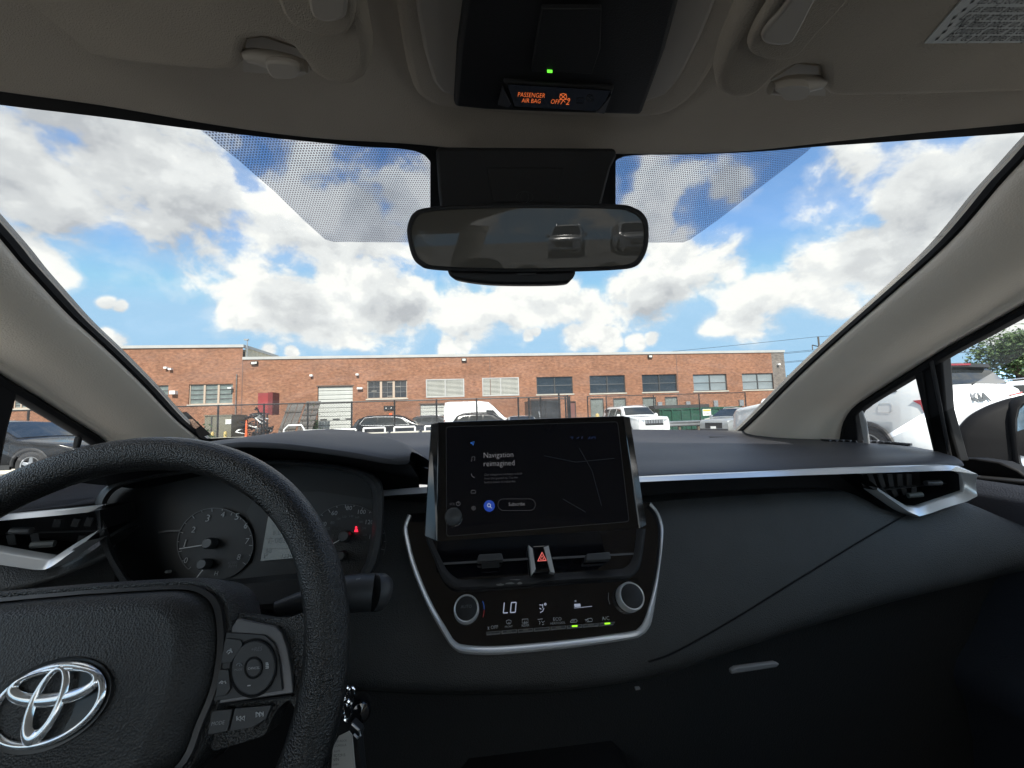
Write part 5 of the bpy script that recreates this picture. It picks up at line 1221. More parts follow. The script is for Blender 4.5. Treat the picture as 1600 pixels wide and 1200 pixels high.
# downpipes, joints, lamps, cameras, boxes on the wall
for x, y0 in ((379.5, 561), (765, 556), (1056, 552)):
    p = FX(x, y0); box('wall_joint', p.x-.03, p.x+.03, YF-.015, YF+.0, ZG, roofz-.11, mat('joint brown', (.16, .10, .08), .9), b_)  # thin dull brown strips along the vertical wall joints
p = FX(370, 600); tube('downpipe', [V3((p.x, YF-.06, ZG)), V3((p.x, YF-.06, FX(370, 585).z))], .05, m_brickd, b_)
def walllamp(x, y, s=.24):
    p = FX(x, y); l = mesh('wall_lamp', *box_geo(p.x-s, p.x+s, YF-.22, YF, p.z-.14, p.z+.14), mat('bronze lamp', (.03, .025, .02), .5), b_, smooth=False, bevel=.04)
    box('lamp_lens', p.x-s*.6, p.x+s*.6, YF-.235, YF-.221, p.z-.11, p.z+.07, mat('lamp lens', (.7, .7, .65), .3), l)
walllamp(725, 562.3); walllamp(1015, 557); walllamp(397.5, 567.5); walllamp(402, 567, .1)
for x, y in ((487.5, 587), (559, 585.5), (561, 607), (565, 607), (1215, 569.5), (261, 575), (268, 577)):
    p = FX(x, y); box('security_camera', p.x-.12, p.x+.12, YF-.25, YF, p.z-.08, p.z+.08, m_white, b_)
p = FX(274, 613.5); box('wall_camera', p.x-.25, p.x+.2, YF-.35, YF, p.z-.15, p.z+.15, m_white, b_)
p = FX(362, 606.5); box('wall_camera', p.x-.15, p.x+.15, YF-.35, YF, p.z-.06, p.z+.06, m_white, b_)
p = FX(608, 637.5); sb = mesh('wall_sign', *box_geo(p.x-.45, p.x+.45, YF-.1, YF, p.z-.2, p.z+.2), m_blackm, b_, smooth=False)
for dx in (-.25, .2): box('sign_light', p.x+dx-.04, p.x+dx+.04, YF-.115, YF-.101, p.z-.04, p.z+.04, m_white, sb)
for x, y in ((1030, 633), (1074, 632), (1117, 630.5), (1157, 629.5)):
    p = FX(x-.0, y); box('meter_box', p.x-.22, p.x+.22, YF-.2, YF, p.z-.32, p.z+.3, m_metal, b_)
# rooftop unit
p = FX(1024, 549); ru = PY(1025, 548, YF+8)
o = empty('rooftop_unit', (ru.x, YF+8, roofz-.3), label='low grey ventilation unit on the warehouse roof', cat='ventilator'); ABS[o.name] = V3(o.location)
box('casing', ru.x-1.3, ru.x+1.3, YF+7, YF+9, roofz-.3, roofz+.55, m_metal, o); box('cap', ru.x-.5, ru.x+1.4, YF+6.9, YF+9.1, roofz+.552, roofz+.72, m_frame, o)

# ---- fences with rail, posts and chain link
def link_mat():
    m = bpy.data.materials.new('chain link'); m.use_nodes = True; nt = m.node_tree; N = nt.nodes; L = nt.links
    N.remove(N['Principled BSDF']); out = N['Material Output']; tc = N.new('ShaderNodeTexCoord')
    vals = []
    for a in (1, -1):
        dp = N.new('ShaderNodeVectorMath'); dp.operation = 'DOT_PRODUCT'; dp.inputs[1].default_value = (60*a, 0, 60); L.new(tc.outputs['Object'], dp.inputs[0])
        c = N.new('ShaderNodeMath'); c.operation = 'COSINE'; L.new(dp.outputs['Value'], c.inputs[0]); vals.append(c.outputs[0])
    mxn = N.new('ShaderNodeMath'); mxn.operation = 'MAXIMUM'; L.new(vals[0], mxn.inputs[0]); L.new(vals[1], mxn.inputs[1])
    gt = N.new('ShaderNodeMath'); gt.operation = 'GREATER_THAN'; gt.inputs[1].default_value = .975; L.new(mxn.outputs[0], gt.inputs[0])
    tr = N.new('ShaderNodeBsdfTransparent'); df = N.new('ShaderNodeBsdfDiffuse'); df.inputs[0].default_value = (.05, .05, .05, 1)
    mx = N.new('ShaderNodeMixShader'); L.new(gt.outputs[0], mx.inputs[0]); L.new(tr.outputs[0], mx.inputs[1]); L.new(df.outputs[0], mx.inputs[2]); L.new(mx.outputs[0], out.inputs[0])
    return m
m_link = link_mat()
def fence(label, x0, x1, Y, ztop, posts, fx=None, name='chain_link_fence'):
    zb_ = gz(Y); o = empty(name, (x0, Y, zb_), label=label, cat='fence'); ABS[o.name] = V3(o.location)
    tube('top_rail', [V3((x0, Y, ztop)), V3((x1, Y, ztop))], .026, m_blackm, o, k=8)
    for p in posts: tube('post', [V3((p, Y, zb_)), V3((p, Y, ztop+.03))], .036, m_blackm, o, k=8)
    mesh('wire_mesh', [V3((x0, Y-.04, zb_)), V3((x1, Y-.04, zb_)), V3((x1, Y-.04, ztop)), V3((x0, Y-.04, ztop))], [[0, 1, 2, 3]], m_link, o, smooth=False)
    return o
YN = 17.0
ft_ = PY(500, 629.5, YN).z
fence('long black chain-link fence in front of the loading doors and parked van', PY(-180, 650, YN).x, PY(886, 640, YN).x, YN, ft_, [PY(x, 640, YN).x for x in (-60, 45, 152, 268.5, 341, 412.5, 481, 549.5, 616.5, 682, 745, 810, 845, 884)])
Y2 = 24.0
fence('short black chain-link fence behind the white off-roader and green bin', PY(918.5, 640, Y2).x, PY(1167, 640, Y2).x, Y2, PY(1040, 616.5, Y2).z, [PY(x, 640, Y2).x for x in (918.5, 948, 1022, 1093.5, 1166)], 1)
for x in (818, 826, 873, 884.5, 888):
    pass
gt_ = empty('fence_gate', (PY(873, 640, 21).x, 21, gz(21)), label='black steel gate posts and frame standing before the dark trailer', cat='gate'); ABS[gt_.name] = V3(gt_.location)
for x, yt in ((826, 622), (873, 614.5), (886.5, 617), (889.5, 619)):
    P = PY(x, yt, 21); tube('gate_post', [V3((P.x, 21, gz(21))), V3((P.x, 21, P.z))], .05, m_blackm, gt_, k=8)
Pa, Pb = PY(826, 624.5, 21), PY(886, 621, 21); tube('gate_rail', [V3((Pa.x, 21, Pa.z)), V3((Pb.x, 21, Pa.z))], .03, m_blackm, gt_, k=8)
# sign on the short fence
P0, P1 = PY(1098.5, 649.5, 23.8), PY(1110.5, 639, 23.8)
sg_ = empty('fence_sign', (P0.x, 23.8, P0.z), label='small white sign with a yellow top fixed to the black fence before the green bin', cat='sign'); ABS[sg_.name] = V3(sg_.location)
box('sign_plate', P0.x, P1.x, 23.80, 23.82, P0.z, P1.z, m_white, sg_); box('sign_header', P0.x+.03, P1.x-.03, 23.79, 23.799, P1.z-.14, P1.z-.03, mat('sign yellow', (.6, .45, .08), .6), sg_)
text3('NO PARKING', V3((P0.x+.05, 23.788, P0.z+.12)), V3((P1.x-.05, 23.788, P0.z+.12)), V3((0, -1, 0)), m_blackm, sg_)

# ---- low concrete barrier with white pipe rails (driver side) and steel guardrail (passenger side)
YB = 14.0
bt = PY(560, 676.5, YB).z
xg = [-22, PY(474, 680, YB).x, PY(606, 680, YB).x, PY(611, 680, YB).x, PY(655, 680, YB).x, PY(660, 680, YB).x, PY(760, 680, YB).x]
bar_ = empty('concrete_barrier', (-8, YB, gz(YB)), label='low pale concrete barrier running across the far edge of the parking row', cat='barrier'); ABS[bar_.name] = V3(bar_.location)
for a, c in ((xg[0], xg[1]-.03), (xg[1], xg[2]), (xg[3], xg[4]), (xg[5], xg[6])):
    box('concrete_block', a, c, YB-.15, YB+.25, gz(YB), bt, m_conc, bar_, bevel=.03, smooth=True)
def rail(x0, x1, yt, lab, t='white_rail', posts=(0, 1), dia=.032):
    P0, P1 = PY(x0, yt, YB), PY(x1, yt-(x1-x0)*.02, YB); zt = (P0.z+P1.z)/2
    o = empty(t, (P0.x, YB, bt), label=lab, cat='rail', group='white pipe rails on the barrier'); ABS[o.name] = V3(o.location)
    tube('bar', [V3((P0.x-.0, YB, zt)), V3((P1.x, YB, zt))], dia, m_white, o, k=10)
    for s in posts: x = P0.x+(P1.x-P0.x)*s; tube('leg', [V3((x, YB, bt-.05)), V3((x, YB, zt))], dia, m_white, o, k=10)
rail(475, 509, 672.8, 'white pipe rail left of the loading door, its bar reaching left over the barrier', posts=(1,))
rail(522, 556, 671.5, 'white pipe rail in front of the loading door')
rail(568, 601.5, 669, 'white pipe rail in front of the minivan rear wheel')
rail(616, 648.5, 667.5, 'white pipe rail in front of the minivan front door')
rail(664, 700, 666, 'white pipe rail half hidden by the touchscreen')
for i, (x0, x1) in enumerate(((275, 292), (444, 475))):
    P0, P1 = PY(x0, 673, 16), PY(x1, 672, 16); w = P1.x-P0.x
    o = empty('hoop_barrier', (P0.x, 16, gz(16)), label=('white tube hoop below the red container', 'white tube hoop near the corner of the placard')[1-i], cat='hoop barrier'); ABS[o.name] = V3(o.location)
    z1 = PY((x0+x1)/2, 664.5 if i else 672, 16).z
    tube('hoop', [V3((P0.x-.1, 16, gz(16))), V3((P0.x, 16, z1-.15)), V3((P0.x+.15, 16, z1)), V3((P1.x-.1, 16, z1)), V3((P1.x, 16, z1-.15)), V3((P1.x, 16, gz(16)))], .035, m_white, o, k=8)
    if i: tube('cross_bar', [V3((P0.x-.02, 16, z1-.28)), V3((P1.x, 16, z1-.28))], .025, m_white, o, k=8)
YG = 21.0
ga, gb = PY(1000, 665, YG), PY(1100, 662.5, YG); zc = PY(1070, 662.5, YG).z
gr_ = empty('guardrail', ((ga.x+gb.x)/2, YG-2.5, gz(YG)), label='galvanised W-beam guardrail between the off-roader and the silver crossover', cat='guardrail'); ABS[gr_.name] = V3(gr_.location)
pr = [(0, .16), (-.06, .12), (-.06, .07), (0, .02), (0, -.02), (-.06, -.07), (-.06, -.12), (0, -.16)]
loft('beam', [[V3((x, YG+.9+dy, zc+dz)) for dy, dz in pr] for x in (ga.x+1.5, (ga.x+gb.x)/2, gb.x+1.5)], m_metal, gr_, solid=.01)
for k in range(4): x = ga.x+1.7+(gb.x-ga.x)*k/3.2; box('post', x-.06, x+.06, YG+.92, YG+1.05, gz(YG), zc+.1, mat('timber post', (.12, .09, .06), .9), gr_)

# ---- yard things on the left, in front of the warehouse
YY = 33.0; zy = gz(YY)
def yard(name, label, cat, x): o = empty(name, (x, YY, zy), label=label, cat=cat); ABS[o.name] = V3(o.location); return o
c0, c1, ct = PY(408, 640, YY).x, PY(431, 640, YY).x, PY(420, 614.5, YY).z
cm = PY(420, 648, YY).z
o = yard('red_container', 'tall red metal container raised on black legs beside the leaning panels', 'container', (c0+c1)/2)
box('shell', c0, c1-.35, YY-.5, YY+.5, cm, ct, mat('faded red steel', (.26, .035, .035), .5, var=(.8, .2)), o); box('side_wall', c1-.348, c1, YY-.55, YY+.55, cm-.02, ct+.03, mat('dark red steel', (.15, .02, .02), .5), o)
for k in range(5): x = c0+.1+(c1-c0-.3)*k/4; tube('leg', [V3((x, YY-.9, zy)), V3((x, YY-.9, cm))], .06, m_blackm, o, k=6)
def leaning(x0, x1, yt, label, rungs):
    a, c, t = PY(x0, 650, YY).x, PY(x1, 650, YY).x, PY((x0+x1)/2, yt, YY).z
    o = yard('leaning_panel', label, 'panel', (a+c)/2)
    mp3 = mat('weathered grey timber', (.12, .112, .105), .9, var=(3, .35))
    n_ = 5
    for k in range(n_):
        xa = a+(c-a)*k/n_; xb = a+(c-a)*(k+1)/n_-.03
        mesh('plank', *loft_geo([[V3((xa, YY+.2, zy)), V3((xb, YY+.2, zy)), V3((xb, YY+.26, zy)), V3((xa, YY+.26, zy))], [V3((xa+.5, YY+1.3, t-(.1 if k % 2 else 0))), V3((xb+.5, YY+1.3, t-(.1 if k % 2 else 0))), V3((xb+.5, YY+1.36, t)), V3((xa+.5, YY+1.36, t))]], True), mp3, o, smooth=False)
    for k in range(rungs):
        f = (k+.7)/(rungs+.2); x = f*.5; mesh('batten', *box_geo(a+x, c+x, YY+.10+1.1*f, YY+.18+1.1*f, zy+(t-zy)*f-.06, zy+(t-zy)*f+.06), mat('dark timber', (.10, .09, .08), .9), o, smooth=False)
    return o
leaning(428, 455, 629.5, 'plain grey timber panel leaning between the red container and the ribbed panel', 2); leaning(458, 482, 626, 'grey timber panel with dark cross battens leaning next to the loading door', 7)
a, c, t = PY(333, 660, YY).x, PY(374, 660, YY).x, PY(353, 648.5, YY).z
o = yard('storage_bin', 'olive grey steel storage bin with a small white notice near the scrap heap', 'bin', (a+c)/2)
mo_ = mat('olive grey steel', (.17, .16, .12), .7, var=(1, .15)); box('bin_body', a, c-.03, YY-1, YY+1, zy, t-.08, mo_, o); box('bin_lid', a-.05, c+.05, YY-1.05, YY+1.05, t-.078, t, mo_, o); P = PY(356, 659, YY-1.1)
box('bin_rib', (a+c)/2-.5, (a+c)/2-.42, YY-1.04, YY-1.002, zy+.1, t-.1, m_frame, o); box('bin_notice', P.x-.2, P.x+.2, YY-1.05, YY-1.002, P.z-.18, P.z+.18, m_white, o)
for x, lab in ((352.5, 'yellow bollard standing left before the storage bin'), (332.5, 'yellow bollard at the left corner of the storage bin')):
    P = PY(x, 663, 30); o = lathe('bollard', [(0, 0), (.10, 0), (.10, .9), (.07, .98), (0, 1)], V3((P.x, 30, gz(30))), V3((0, 0, 1)), mat('bollard yellow', (.55, .42, .16), .6), None, k=12); tag(o, lab, 'bollard', 'bollards by the storage bin')
P = PY(926, 645, 32); o = lathe('bollard', [(0, 0), (.16, 0), (.16, 1.3), (.1, 1.42), (0, 1.45)], V3((P.x+.4, 32, gz(32))), V3((0, 0, 1)), mat('bollard yellow', (.55, .42, .16), .6), None, k=12); tag(o, 'pale yellow bollard before the grey steel door left of the off-roader', 'bollard')
P = PY(385, 665, 26); o = empty('traffic_cone', (P.x, 26, gz(26)), label='orange traffic cone at the edge of the scrap heap', cat='traffic cone'); ABS[o.name] = V3(o.location)
h = PY(385, 657, 26).z-gz(26); lathe('cone', [(.10, .03), (.04, h-.02), (.03, h), (0, h)], V3((P.x, 26, gz(26))), V3((0, 0, 1)), mat('cone orange', (.85, .13, .03), .5), o, k=16); box('base', P.x-.2, P.x+.2, 25.8, 26.2, gz(26), gz(26)+.035, mat('cone base', (.02, .02, .02), .7), o)
# scrap heap of bumpers and frames
rnd = random.Random(5)
P = PY(400, 660, 28); hp_ = empty('scrap_heap', (P.x, 28, gz(28)), label='heap of white and black car body scrap stacked left of the red container', cat='scrap heap'); ABS[hp_.name] = V3(hp_.location)
hw = (PY(418, 660, 28).x-PY(379, 660, 28).x)/2
for k in range(44):
    x = P.x+rnd.uniform(-1, 1)*hw; z = gz(28)+.15+rnd.random()*2.3*(1-abs(x-P.x)/hw*.5); r = rnd.uniform(.18, .42)
    pts = [V3((x+r*cos(a_0)+rnd.uniform(-.1, .1), 28+rnd.uniform(-.3, .3), z+r*.6*sin(a_0)+rnd.uniform(-.1, .1))) for a_0 in [rnd.uniform(0, 6)+j*.6 for j in range(5)]]
    w = rnd.random() < .32
    tube('scrap_piece', [Vector(v) for v in spline(pts, 3)], rnd.uniform(.05, .12), m_white if w else mat('scrap black', (.02, .02, .022), .35), hp_, k=6, ry=.035)
# dark trailer and green bin
a, c, t = PY(829.5, 640, 27).x, PY(876, 640, 27).x, PY(852, 625, 27).z
o = empty('dark_trailer', ((a+c)/2, 27, gz(27)), label='dark closed trailer end behind the gate posts', cat='trailer'); ABS[o.name] = V3(o.location)
box('trailer_body', a, c, 27, 30, gz(27)+.5, t, mat('trailer black', (.025, .027, .03), .35, var=(2, .3)), o)
for x in (a+.05, (a+c)/2, c-.05): box('trailer_rib', x-.04, x+.04, 26.95, 26.998, gz(27)+.5, t, m_blackm, o)
tube('ramp_bar', [V3((a+.9, 26.8, gz(27))), V3((a+.55, 26.9, gz(27)+1.7))], .06, m_metal, o, k=6)
for x in (a+.5, c-.5): lathe('trailer_wheel', [(0, -.12), (.38, -.1), (.38, .1), (0, .12)], V3((x, 27.6, gz(27)+.38)), V3((1, 0, 0)), m_seal, o, k=16)
a, c, t = PY(1031, 650, 26).x, PY(1157, 650, 26).x, PY(1100, 636.5, 26).z
o = empty('green_bin', ((a+c)/2, 26, gz(26)), label='long dark green open-top waste bin behind the short fence', cat='waste bin'); ABS[o.name] = V3(o.location)
mg = mat('dark green steel', (.012, .075, .045), .45, var=(1, .2)); box('bin_wall', a, c, 26, 28, gz(26)+.1, t-.12, mg, o); box('top_rim', a-.05, c+.05, 25.93, 28.07, t-.118, t, mg, o)
for k in range(9): x = a+.2+(c-a-.4)*k/8; box('bin_rib', x-.06, x+.06, 25.9, 25.998, gz(26)+.1, t-.13, mg, o)
a2 = PY(1040, 634, 26.5)
o = empty('flatbed_load', (a2.x+2, 30, gz(30)), label='low dark load showing just above the rim of the green bin', cat='load'); ABS[o.name] = V3(o.location)
P0, P1 = PY(1022, 634, 30), PY(1108, 631, 30); box('load_top', P0.x, P1.x, 30, 31, gz(30)+.6, PY(1065, 632.5, 30).z, mat('dark load', (.05, .05, .05), .8), o); box('load_deck', P0.x-.2, P1.x+.2, 29.9, 31.1, gz(30)+.3, gz(30)+.598, m_frame, o)

# ================================================================== VEHICLES
m_tyre = mat('tyre rubber', (.016, .016, .017), .8); m_rim = mat('alloy rim', (.50, .51, .53), .3, metal=.8); m_blk = mat('car black plastic', (.022, .022, .023), .55)
m_cglass = mat('car window glass', (.012, .016, .018), .03, spec=.8); m_clear = mat('headlight glass', (.45, .47, .50), .12, metal=.3, coat=1); m_red = mat('tail light red', (.32, .008, .012), .2, coat=1)
def vehicle(name, label, cat, loc, rz, paint, L, W, H, sil, belt, side_wins, ws, rw, wheels, wr=.36, group=None, grille=1, rails=0, dark_roof=None, van=False, wing=None, glassm=None):
    gm = glassm or m_cglass
    root = empty(name, loc, rz, label, cat, group)
    hw = W/2
    def X(s): return L/2-s                              # local +Y forward
    zt = lambda s: line(sil, s); zb_ = lambda s: min(line(belt, s), zt(s)-.02)
    def we(s): 
        e = min(s/.75, (L-s)/.55, 1); return hw*(1-.15*(1-max(0, e))**2)
    tum = .12 if van else .33
    def wid(s, z):
        b = zb_(s)
        if z <= b: t = (z-.28)/(max(b-.28, .1)); return we(s)*(.95+.05*sin(pi*min(1, max(0, t*.75+.12))))
        return we(s)*.985-tum*(z-b)
    st_s = sorted(set([0, .03, .08, .16, .3, .5]+[L*i/34 for i in range(1, 34)]+[L-.3, L-.16, L-.08, L-.03, L]+[p[0] for p in sil]+[p[0] for p in belt]))
    rows = []
    for s in st_s:
        b, t = zb_(s), zt(s); h = t-b; r = []
        for f in (0, .15, .35, .6, .85, 1): z = .28+(b-.28)*f; r.append((wid(s, z), z))
        r[0] = (r[0][0]*.93, .26)
        rr_ = min(.10, h*.35); wt = wid(s, t)
        for f in (.35, .7): z = b+(h-rr_)*f; r.append((wid(s, z), z))
        wk = wid(s, b+h-rr_)
        r += [(wk, t-rr_), (wk-rr_*.35, t-rr_*.35), (wk-rr_*1.2, t), (wk*.55, t+.018), (0.0, t+.03)]
        rows.append([V3((x, X(s), z)) for x, z in r]+[V3((-x, X(s), z)) for x, z in r[-2::-1]])
    V, F = loft_geo(rows); n = len(rows[0]); F.append(list(range(n))[::-1]); F.append([len(V)-n+j for j in range(n)])
    for i in range(len(rows)-1): F.append([i*n, (i+1)*n, (i+1)*n+n-1, i*n+n-1][::-1])
    body = mesh('body', V, F, paint, root, angle=48)
    cutV, cutF = join_geo([lathe_geo([(1e-4, 0), (wr+.055, 0), (wr+.055, .42), (1e-4, .42)], V3((sx*(hw+.05), X(s), wr)), V3((-sx, 0, 0)), 28) for s in wheels for sx in (1, -1)])
    cut = mesh('wheel_cut', cutV, cutF, paint, root); bpy.context.view_layer.update()
    md = body.modifiers.new('c', 'BOOLEAN'); md.object = cut; md.operation = 'DIFFERENCE'; md.solver = 'EXACT'
    me = bpy.data.meshes.new_from_object(body.evaluated_get(bpy.context.evaluated_depsgraph_get())); body.modifiers.clear(); body.data = me; body.data.name = 'body'
    bpy.data.objects.remove(cut)
    for s in wheels:
        for sx in (1, -1):
            w_ = lathe('wheel', [(wr*.62, -.01), (wr*.7, .01), (wr*.9, .015), (wr, -.02), (wr, -.17), (wr*.9, -.2), (wr*.6, -.2)], V3((sx*(hw-.02), X(s), wr)), V3((sx, 0, 0)), m_tyre, root, k=28)
            g_ = [lathe_geo([(wr*.66, -.03), (wr*.64, .0), (wr*.58, -.005), (wr*.57, -.04)], V3((sx*(hw-.02), X(s), wr)), V3((sx, 0, 0)), 28), lathe_geo([(0, .0), (.05, 0), (.06, -.03)], V3((sx*(hw-.03), X(s), wr)), V3((sx, 0, 0)), 12)]
            for k in range(5):
                a = 2*pi*k/5+.3; d = V3((0, cos(a), sin(a))); e = V3((0, -sin(a), cos(a))); c = V3((sx*(hw-.035), X(s), wr))
                g_.append(slab_geo([c+e*.05, c+d*wr*.62+e*.03, c+d*wr*.62-e*.03, c-e*.05], V3((sx, 0, 0)), .03))
            mesh('rim', *join_geo(g_), m_rim, w_)
            lathe('brake_disc', [(0, -.09), (wr*.56, -.09), (wr*.6, -.12)], V3((sx*(hw-.02), X(s), wr)), V3((sx, 0, 0)), m_blk, w_, k=20)
    # black arch lips and sill
    g_ = []
    for s in wheels:
        for sx in (1, -1):
            P = [V3((sx*(wid(s+(wr+.06)*cos(a), wr+(wr+.06)*sin(a))+.004), X(s)-(wr+.06)*cos(a), wr+(wr+.06)*sin(a))) for a in [radians(q) for q in range(0, 181, 15)]]
            g_.append(tube_geo(P, .035, 6, ry=.022, flat=(1, 0, 0)))
    for sx in (1, -1):
        a, b = wheels[0]+wr+.1, wheels[1]-wr-.1; g_.append(box_geo(*(sorted((sx*(hw*.92), sx*(hw*.975)))), X(b), X(a), .24, .40))
    g_.append(box_geo(-hw*.82, hw*.82, X(.12), X(-.035), .24, .42)); g_.append(box_geo(-hw*.82, hw*.82, X(L+.03), X(L-.12), .26, .46))
    mesh('cladding', *join_geo(g_), paint if van else m_blk, root, smooth=False)
    # windows
    for poly in side_wins:
        for sx in (1, -1):
            V2 = [V3((sx*(wid(s, z)+.006), X(s), z)) for s, z in poly]; w_ = slab('side_window', V2, V3((sx, 0, 0)), .004, gm, root, smooth=False)
    # door seams
    g_ = []
    for sx in (1, -1):
        for s in (wheels[0]+wr+.12, (wheels[0]+wheels[1])/2+.05, wheels[1]-wr*.55):
            P = [V3((sx*(wid(s, z)+.001), X(s), z)) for z in (.42, .6, .8, zb_(s)-.01)]; g_.append(tube_geo(P, .006, 4))
    mesh('door_seam', *join_geo(g_), m_blk, root, smooth=False)
    for sx in (1, -1):
        for s in ((wheels[0]+wheels[1])/2-.12, wheels[1]-wr*.55-.15):
            z = zb_(s)-.16; tube('door_handle', [V3((sx*(wid(s, z)+.03), X(s-.09), z)), V3((sx*(wid(s, z)+.03), X(s+.09), z))], .014, paint, root, k=6)
    def patch_(nm, s0, s1, m, wf=.86, off=.012):
        rows = []
        for i in range(9):
            s = s0+(s1-s0)*i/8; t = zt(s); r = []; ds = .02; sl = (zt(s+ds)-zt(s-ds))/(2*ds)
            nv = V3((0, sl, 1)).normalized()
            for j in range(9):
                k = -1+2*j/8; w = (wid(s, t)-.075)*k; r.append(V3((w, X(s), t+.03-.018*abs(k)**1.5))+nv*off)
            rows.append(r)
        return loft(nm, rows, m, root)
    wsp = patch_('windscreen', *ws, gm); 
    if rw: patch_('rear_window', *rw, gm)
    # lights, grille, plates
    zh = zt(.05)
    for sx in (1, -1):
        P = [(sx*hw*.52, zh-.10), (sx*hw*.84, zh-.06), (sx*hw*.84, zh-.20), (sx*hw*.54, zh-.22)]
        slab('headlight', [V3((x, X(.00)+(.012 if abs(x) < hw*.7 else -.02), z)) for x, z in P], V3((0, 1, 0)), .10, m_clear, root, smooth=False)
        P = [(sx*hw*.60, line(belt, L)-.02), (sx*hw*.87, line(belt, L)+.02), (sx*hw*.87, line(belt, L)-.24), (sx*hw*.70, line(belt, L)-.22)]
        slab('tail_light', [V3((x, X(L)-(.012 if abs(x) < hw*.75 else -.02), z)) for x, z in P], V3((0, -1, 0)), .14, m_red, root, smooth=False)
        s = ws[0]+.35; z = zb_(s)+.05
        mm = mesh('wing_mirror', *lathe_geo([(.01, -.06), (.09, -.05), (.12, .0), (.11, .03), (.01, .035)], V3((sx*(hw+.13), X(s), z+.05)), V3((0, -1, 0)), 14), paint, root)
        box('mirror_arm', *(sorted((sx*(hw-.10), sx*(hw+.06)))), X(s)-.02, X(s)+.02, z-.03, z, m_blk, mm)
    if grille:
        gz0, gz1 = zh-.40, zh-.10; gr__ = box('grille', -hw*.50, hw*.50, X(.02), X(-.015), gz0, gz1, m_blk, root)
        if grille == 2:
            for k in range(7): x = -hw*.43+hw*.86*k/6; box('grille_slot', x-.055, x+.055, X(-.018), X(-.03), gz0+.10, gz1-.02, m_rim, gr__)
        box('number_plate', -.15, .15, X(-.036), X(-.05), .42, .55, m_white, root)
    box('number_plate', -.15, .15, X(L+.03), X(L+.012), zb_(L)-.32, zb_(L)-.18, m_white, root)
    if rails:
        for sx in (1, -1):
            sa, sb = ws[1]+.2, (rw[0] if rw else L-.4)-.1; P = [V3((sx*(wid(s, zt(s))-.10), X(s), zt(s)+dz)) for s, dz in ((sa, .0), (sa+.15, .06), ((sa+sb)/2, .07), (sb-.15, .06), (sb, 0))]; tube('roof_rail', P, .016, m_blk if rails == 1 else m_rim, root, k=6)
    return root, X, wid, zt, zb_
SUV = dict(L=4.75, W=1.90, H=1.72, sil=[(0, .80), (.04, .93), (.2, 1.0), (1.15, 1.10), (1.95, 1.60), (2.3, 1.67), (3.4, 1.69), (4.05, 1.63), (4.3, 1.52), (4.62, 1.10), (4.72, 1.0), (4.75, .85)],
    belt=[(0, .78), (.2, .90), (1.1, 1.03), (3.0, 1.08), (4.3, 1.14), (4.75, .98)],
    side_wins=[[(1.62, 1.12), (2.15, 1.50), (2.62, 1.56), (2.66, 1.13)], [(2.72, 1.13), (2.68, 1.56), (3.45, 1.55), (3.55, 1.16)], [(3.62, 1.17), (3.52, 1.55), (3.95, 1.49), (4.22, 1.22)]], ws=(1.22, 1.93), rw=(4.14, 4.60), wheels=(.92, 3.72), rails=2)
def mk(spec, **k): d = dict(spec); d.update(k); return d
def S_(**k): return mk(SUV, **k)
SEDAN = dict(L=4.6, W=1.80, H=1.44, sil=[(0, .62), (.05, .74), (.3, .82), (1.2, .94), (1.95, 1.38), (2.3, 1.43), (2.9, 1.42), (3.3, 1.34), (3.95, 1.04), (4.5, 1.0), (4.6, .8)], belt=[(0, .60), (.3, .74), (1.2, .88), (3.9, .98), (4.5, .9), (4.6, .78)],
    side_wins=[[(1.68, .97), (2.12, 1.28), (2.5, 1.33), (2.54, .98)], [(2.6, .98), (2.56, 1.33), (3.1, 1.28), (3.5, 1.06)]], ws=(1.27, 1.93), rw=(3.32, 3.9), wheels=(.85, 3.6), wr=.33)
MINIVAN = dict(L=5.1, W=1.95, H=1.78, sil=[(0, .72), (.05, .86), (.3, .95), (1.05, 1.12), (1.95, 1.66), (2.5, 1.75), (3.9, 1.76), (4.5, 1.72), (4.8, 1.55), (5.05, 1.1), (5.1, .9)], belt=[(0, .70), (.3, .88), (1.0, 1.03), (4.9, 1.12), (5.1, .88)],
    side_wins=[[(1.55, 1.10), (2.1, 1.52), (2.5, 1.60), (2.55, 1.10)], [(2.62, 1.10), (2.58, 1.60), (3.6, 1.62), (3.65, 1.12)], [(3.72, 1.12), (3.68, 1.62), (4.4, 1.58), (4.7, 1.22)]], ws=(1.1, 1.9), rw=(4.62, 4.98), wheels=(.95, 4.05), wr=.34)
VAN = dict(L=5.6, W=2.0, H=2.72, sil=[(0, .85), (.05, 1.05), (.3, 1.18), (.85, 1.35), (1.65, 2.2), (2.1, 2.6), (2.8, 2.70), (5.2, 2.70), (5.5, 2.64), (5.6, 2.3)], belt=[(0, .82), (.3, 1.05), (.8, 1.25), (5.6, 1.3)],
    side_wins=[[(1.25, 1.38), (1.75, 1.95), (2.3, 1.98), (2.32, 1.36), (1.6, 1.30)]], ws=(.92, 1.62), rw=None, wheels=(.95, 4.5), wr=.36, van=True)
PICK = dict(L=5.6, W=1.98, H=1.85, sil=[(0, .9), (.05, 1.08), (.3, 1.14), (1.45, 1.2), (2.1, 1.75), (2.4, 1.82), (3.3, 1.8), (3.6, 1.22), (5.5, 1.2), (5.6, 1.0)], belt=[(0, .88), (.3, 1.02), (1.4, 1.12), (5.6, 1.14)],
    side_wins=[[(1.8, 1.2), (2.2, 1.6), (2.65, 1.66), (2.7, 1.2)], [(2.76, 1.2), (2.72, 1.66), (3.2, 1.64), (3.3, 1.2)]], ws=(1.5, 2.08), rw=(3.34, 3.56), wheels=(1.0, 4.5), wr=.39)
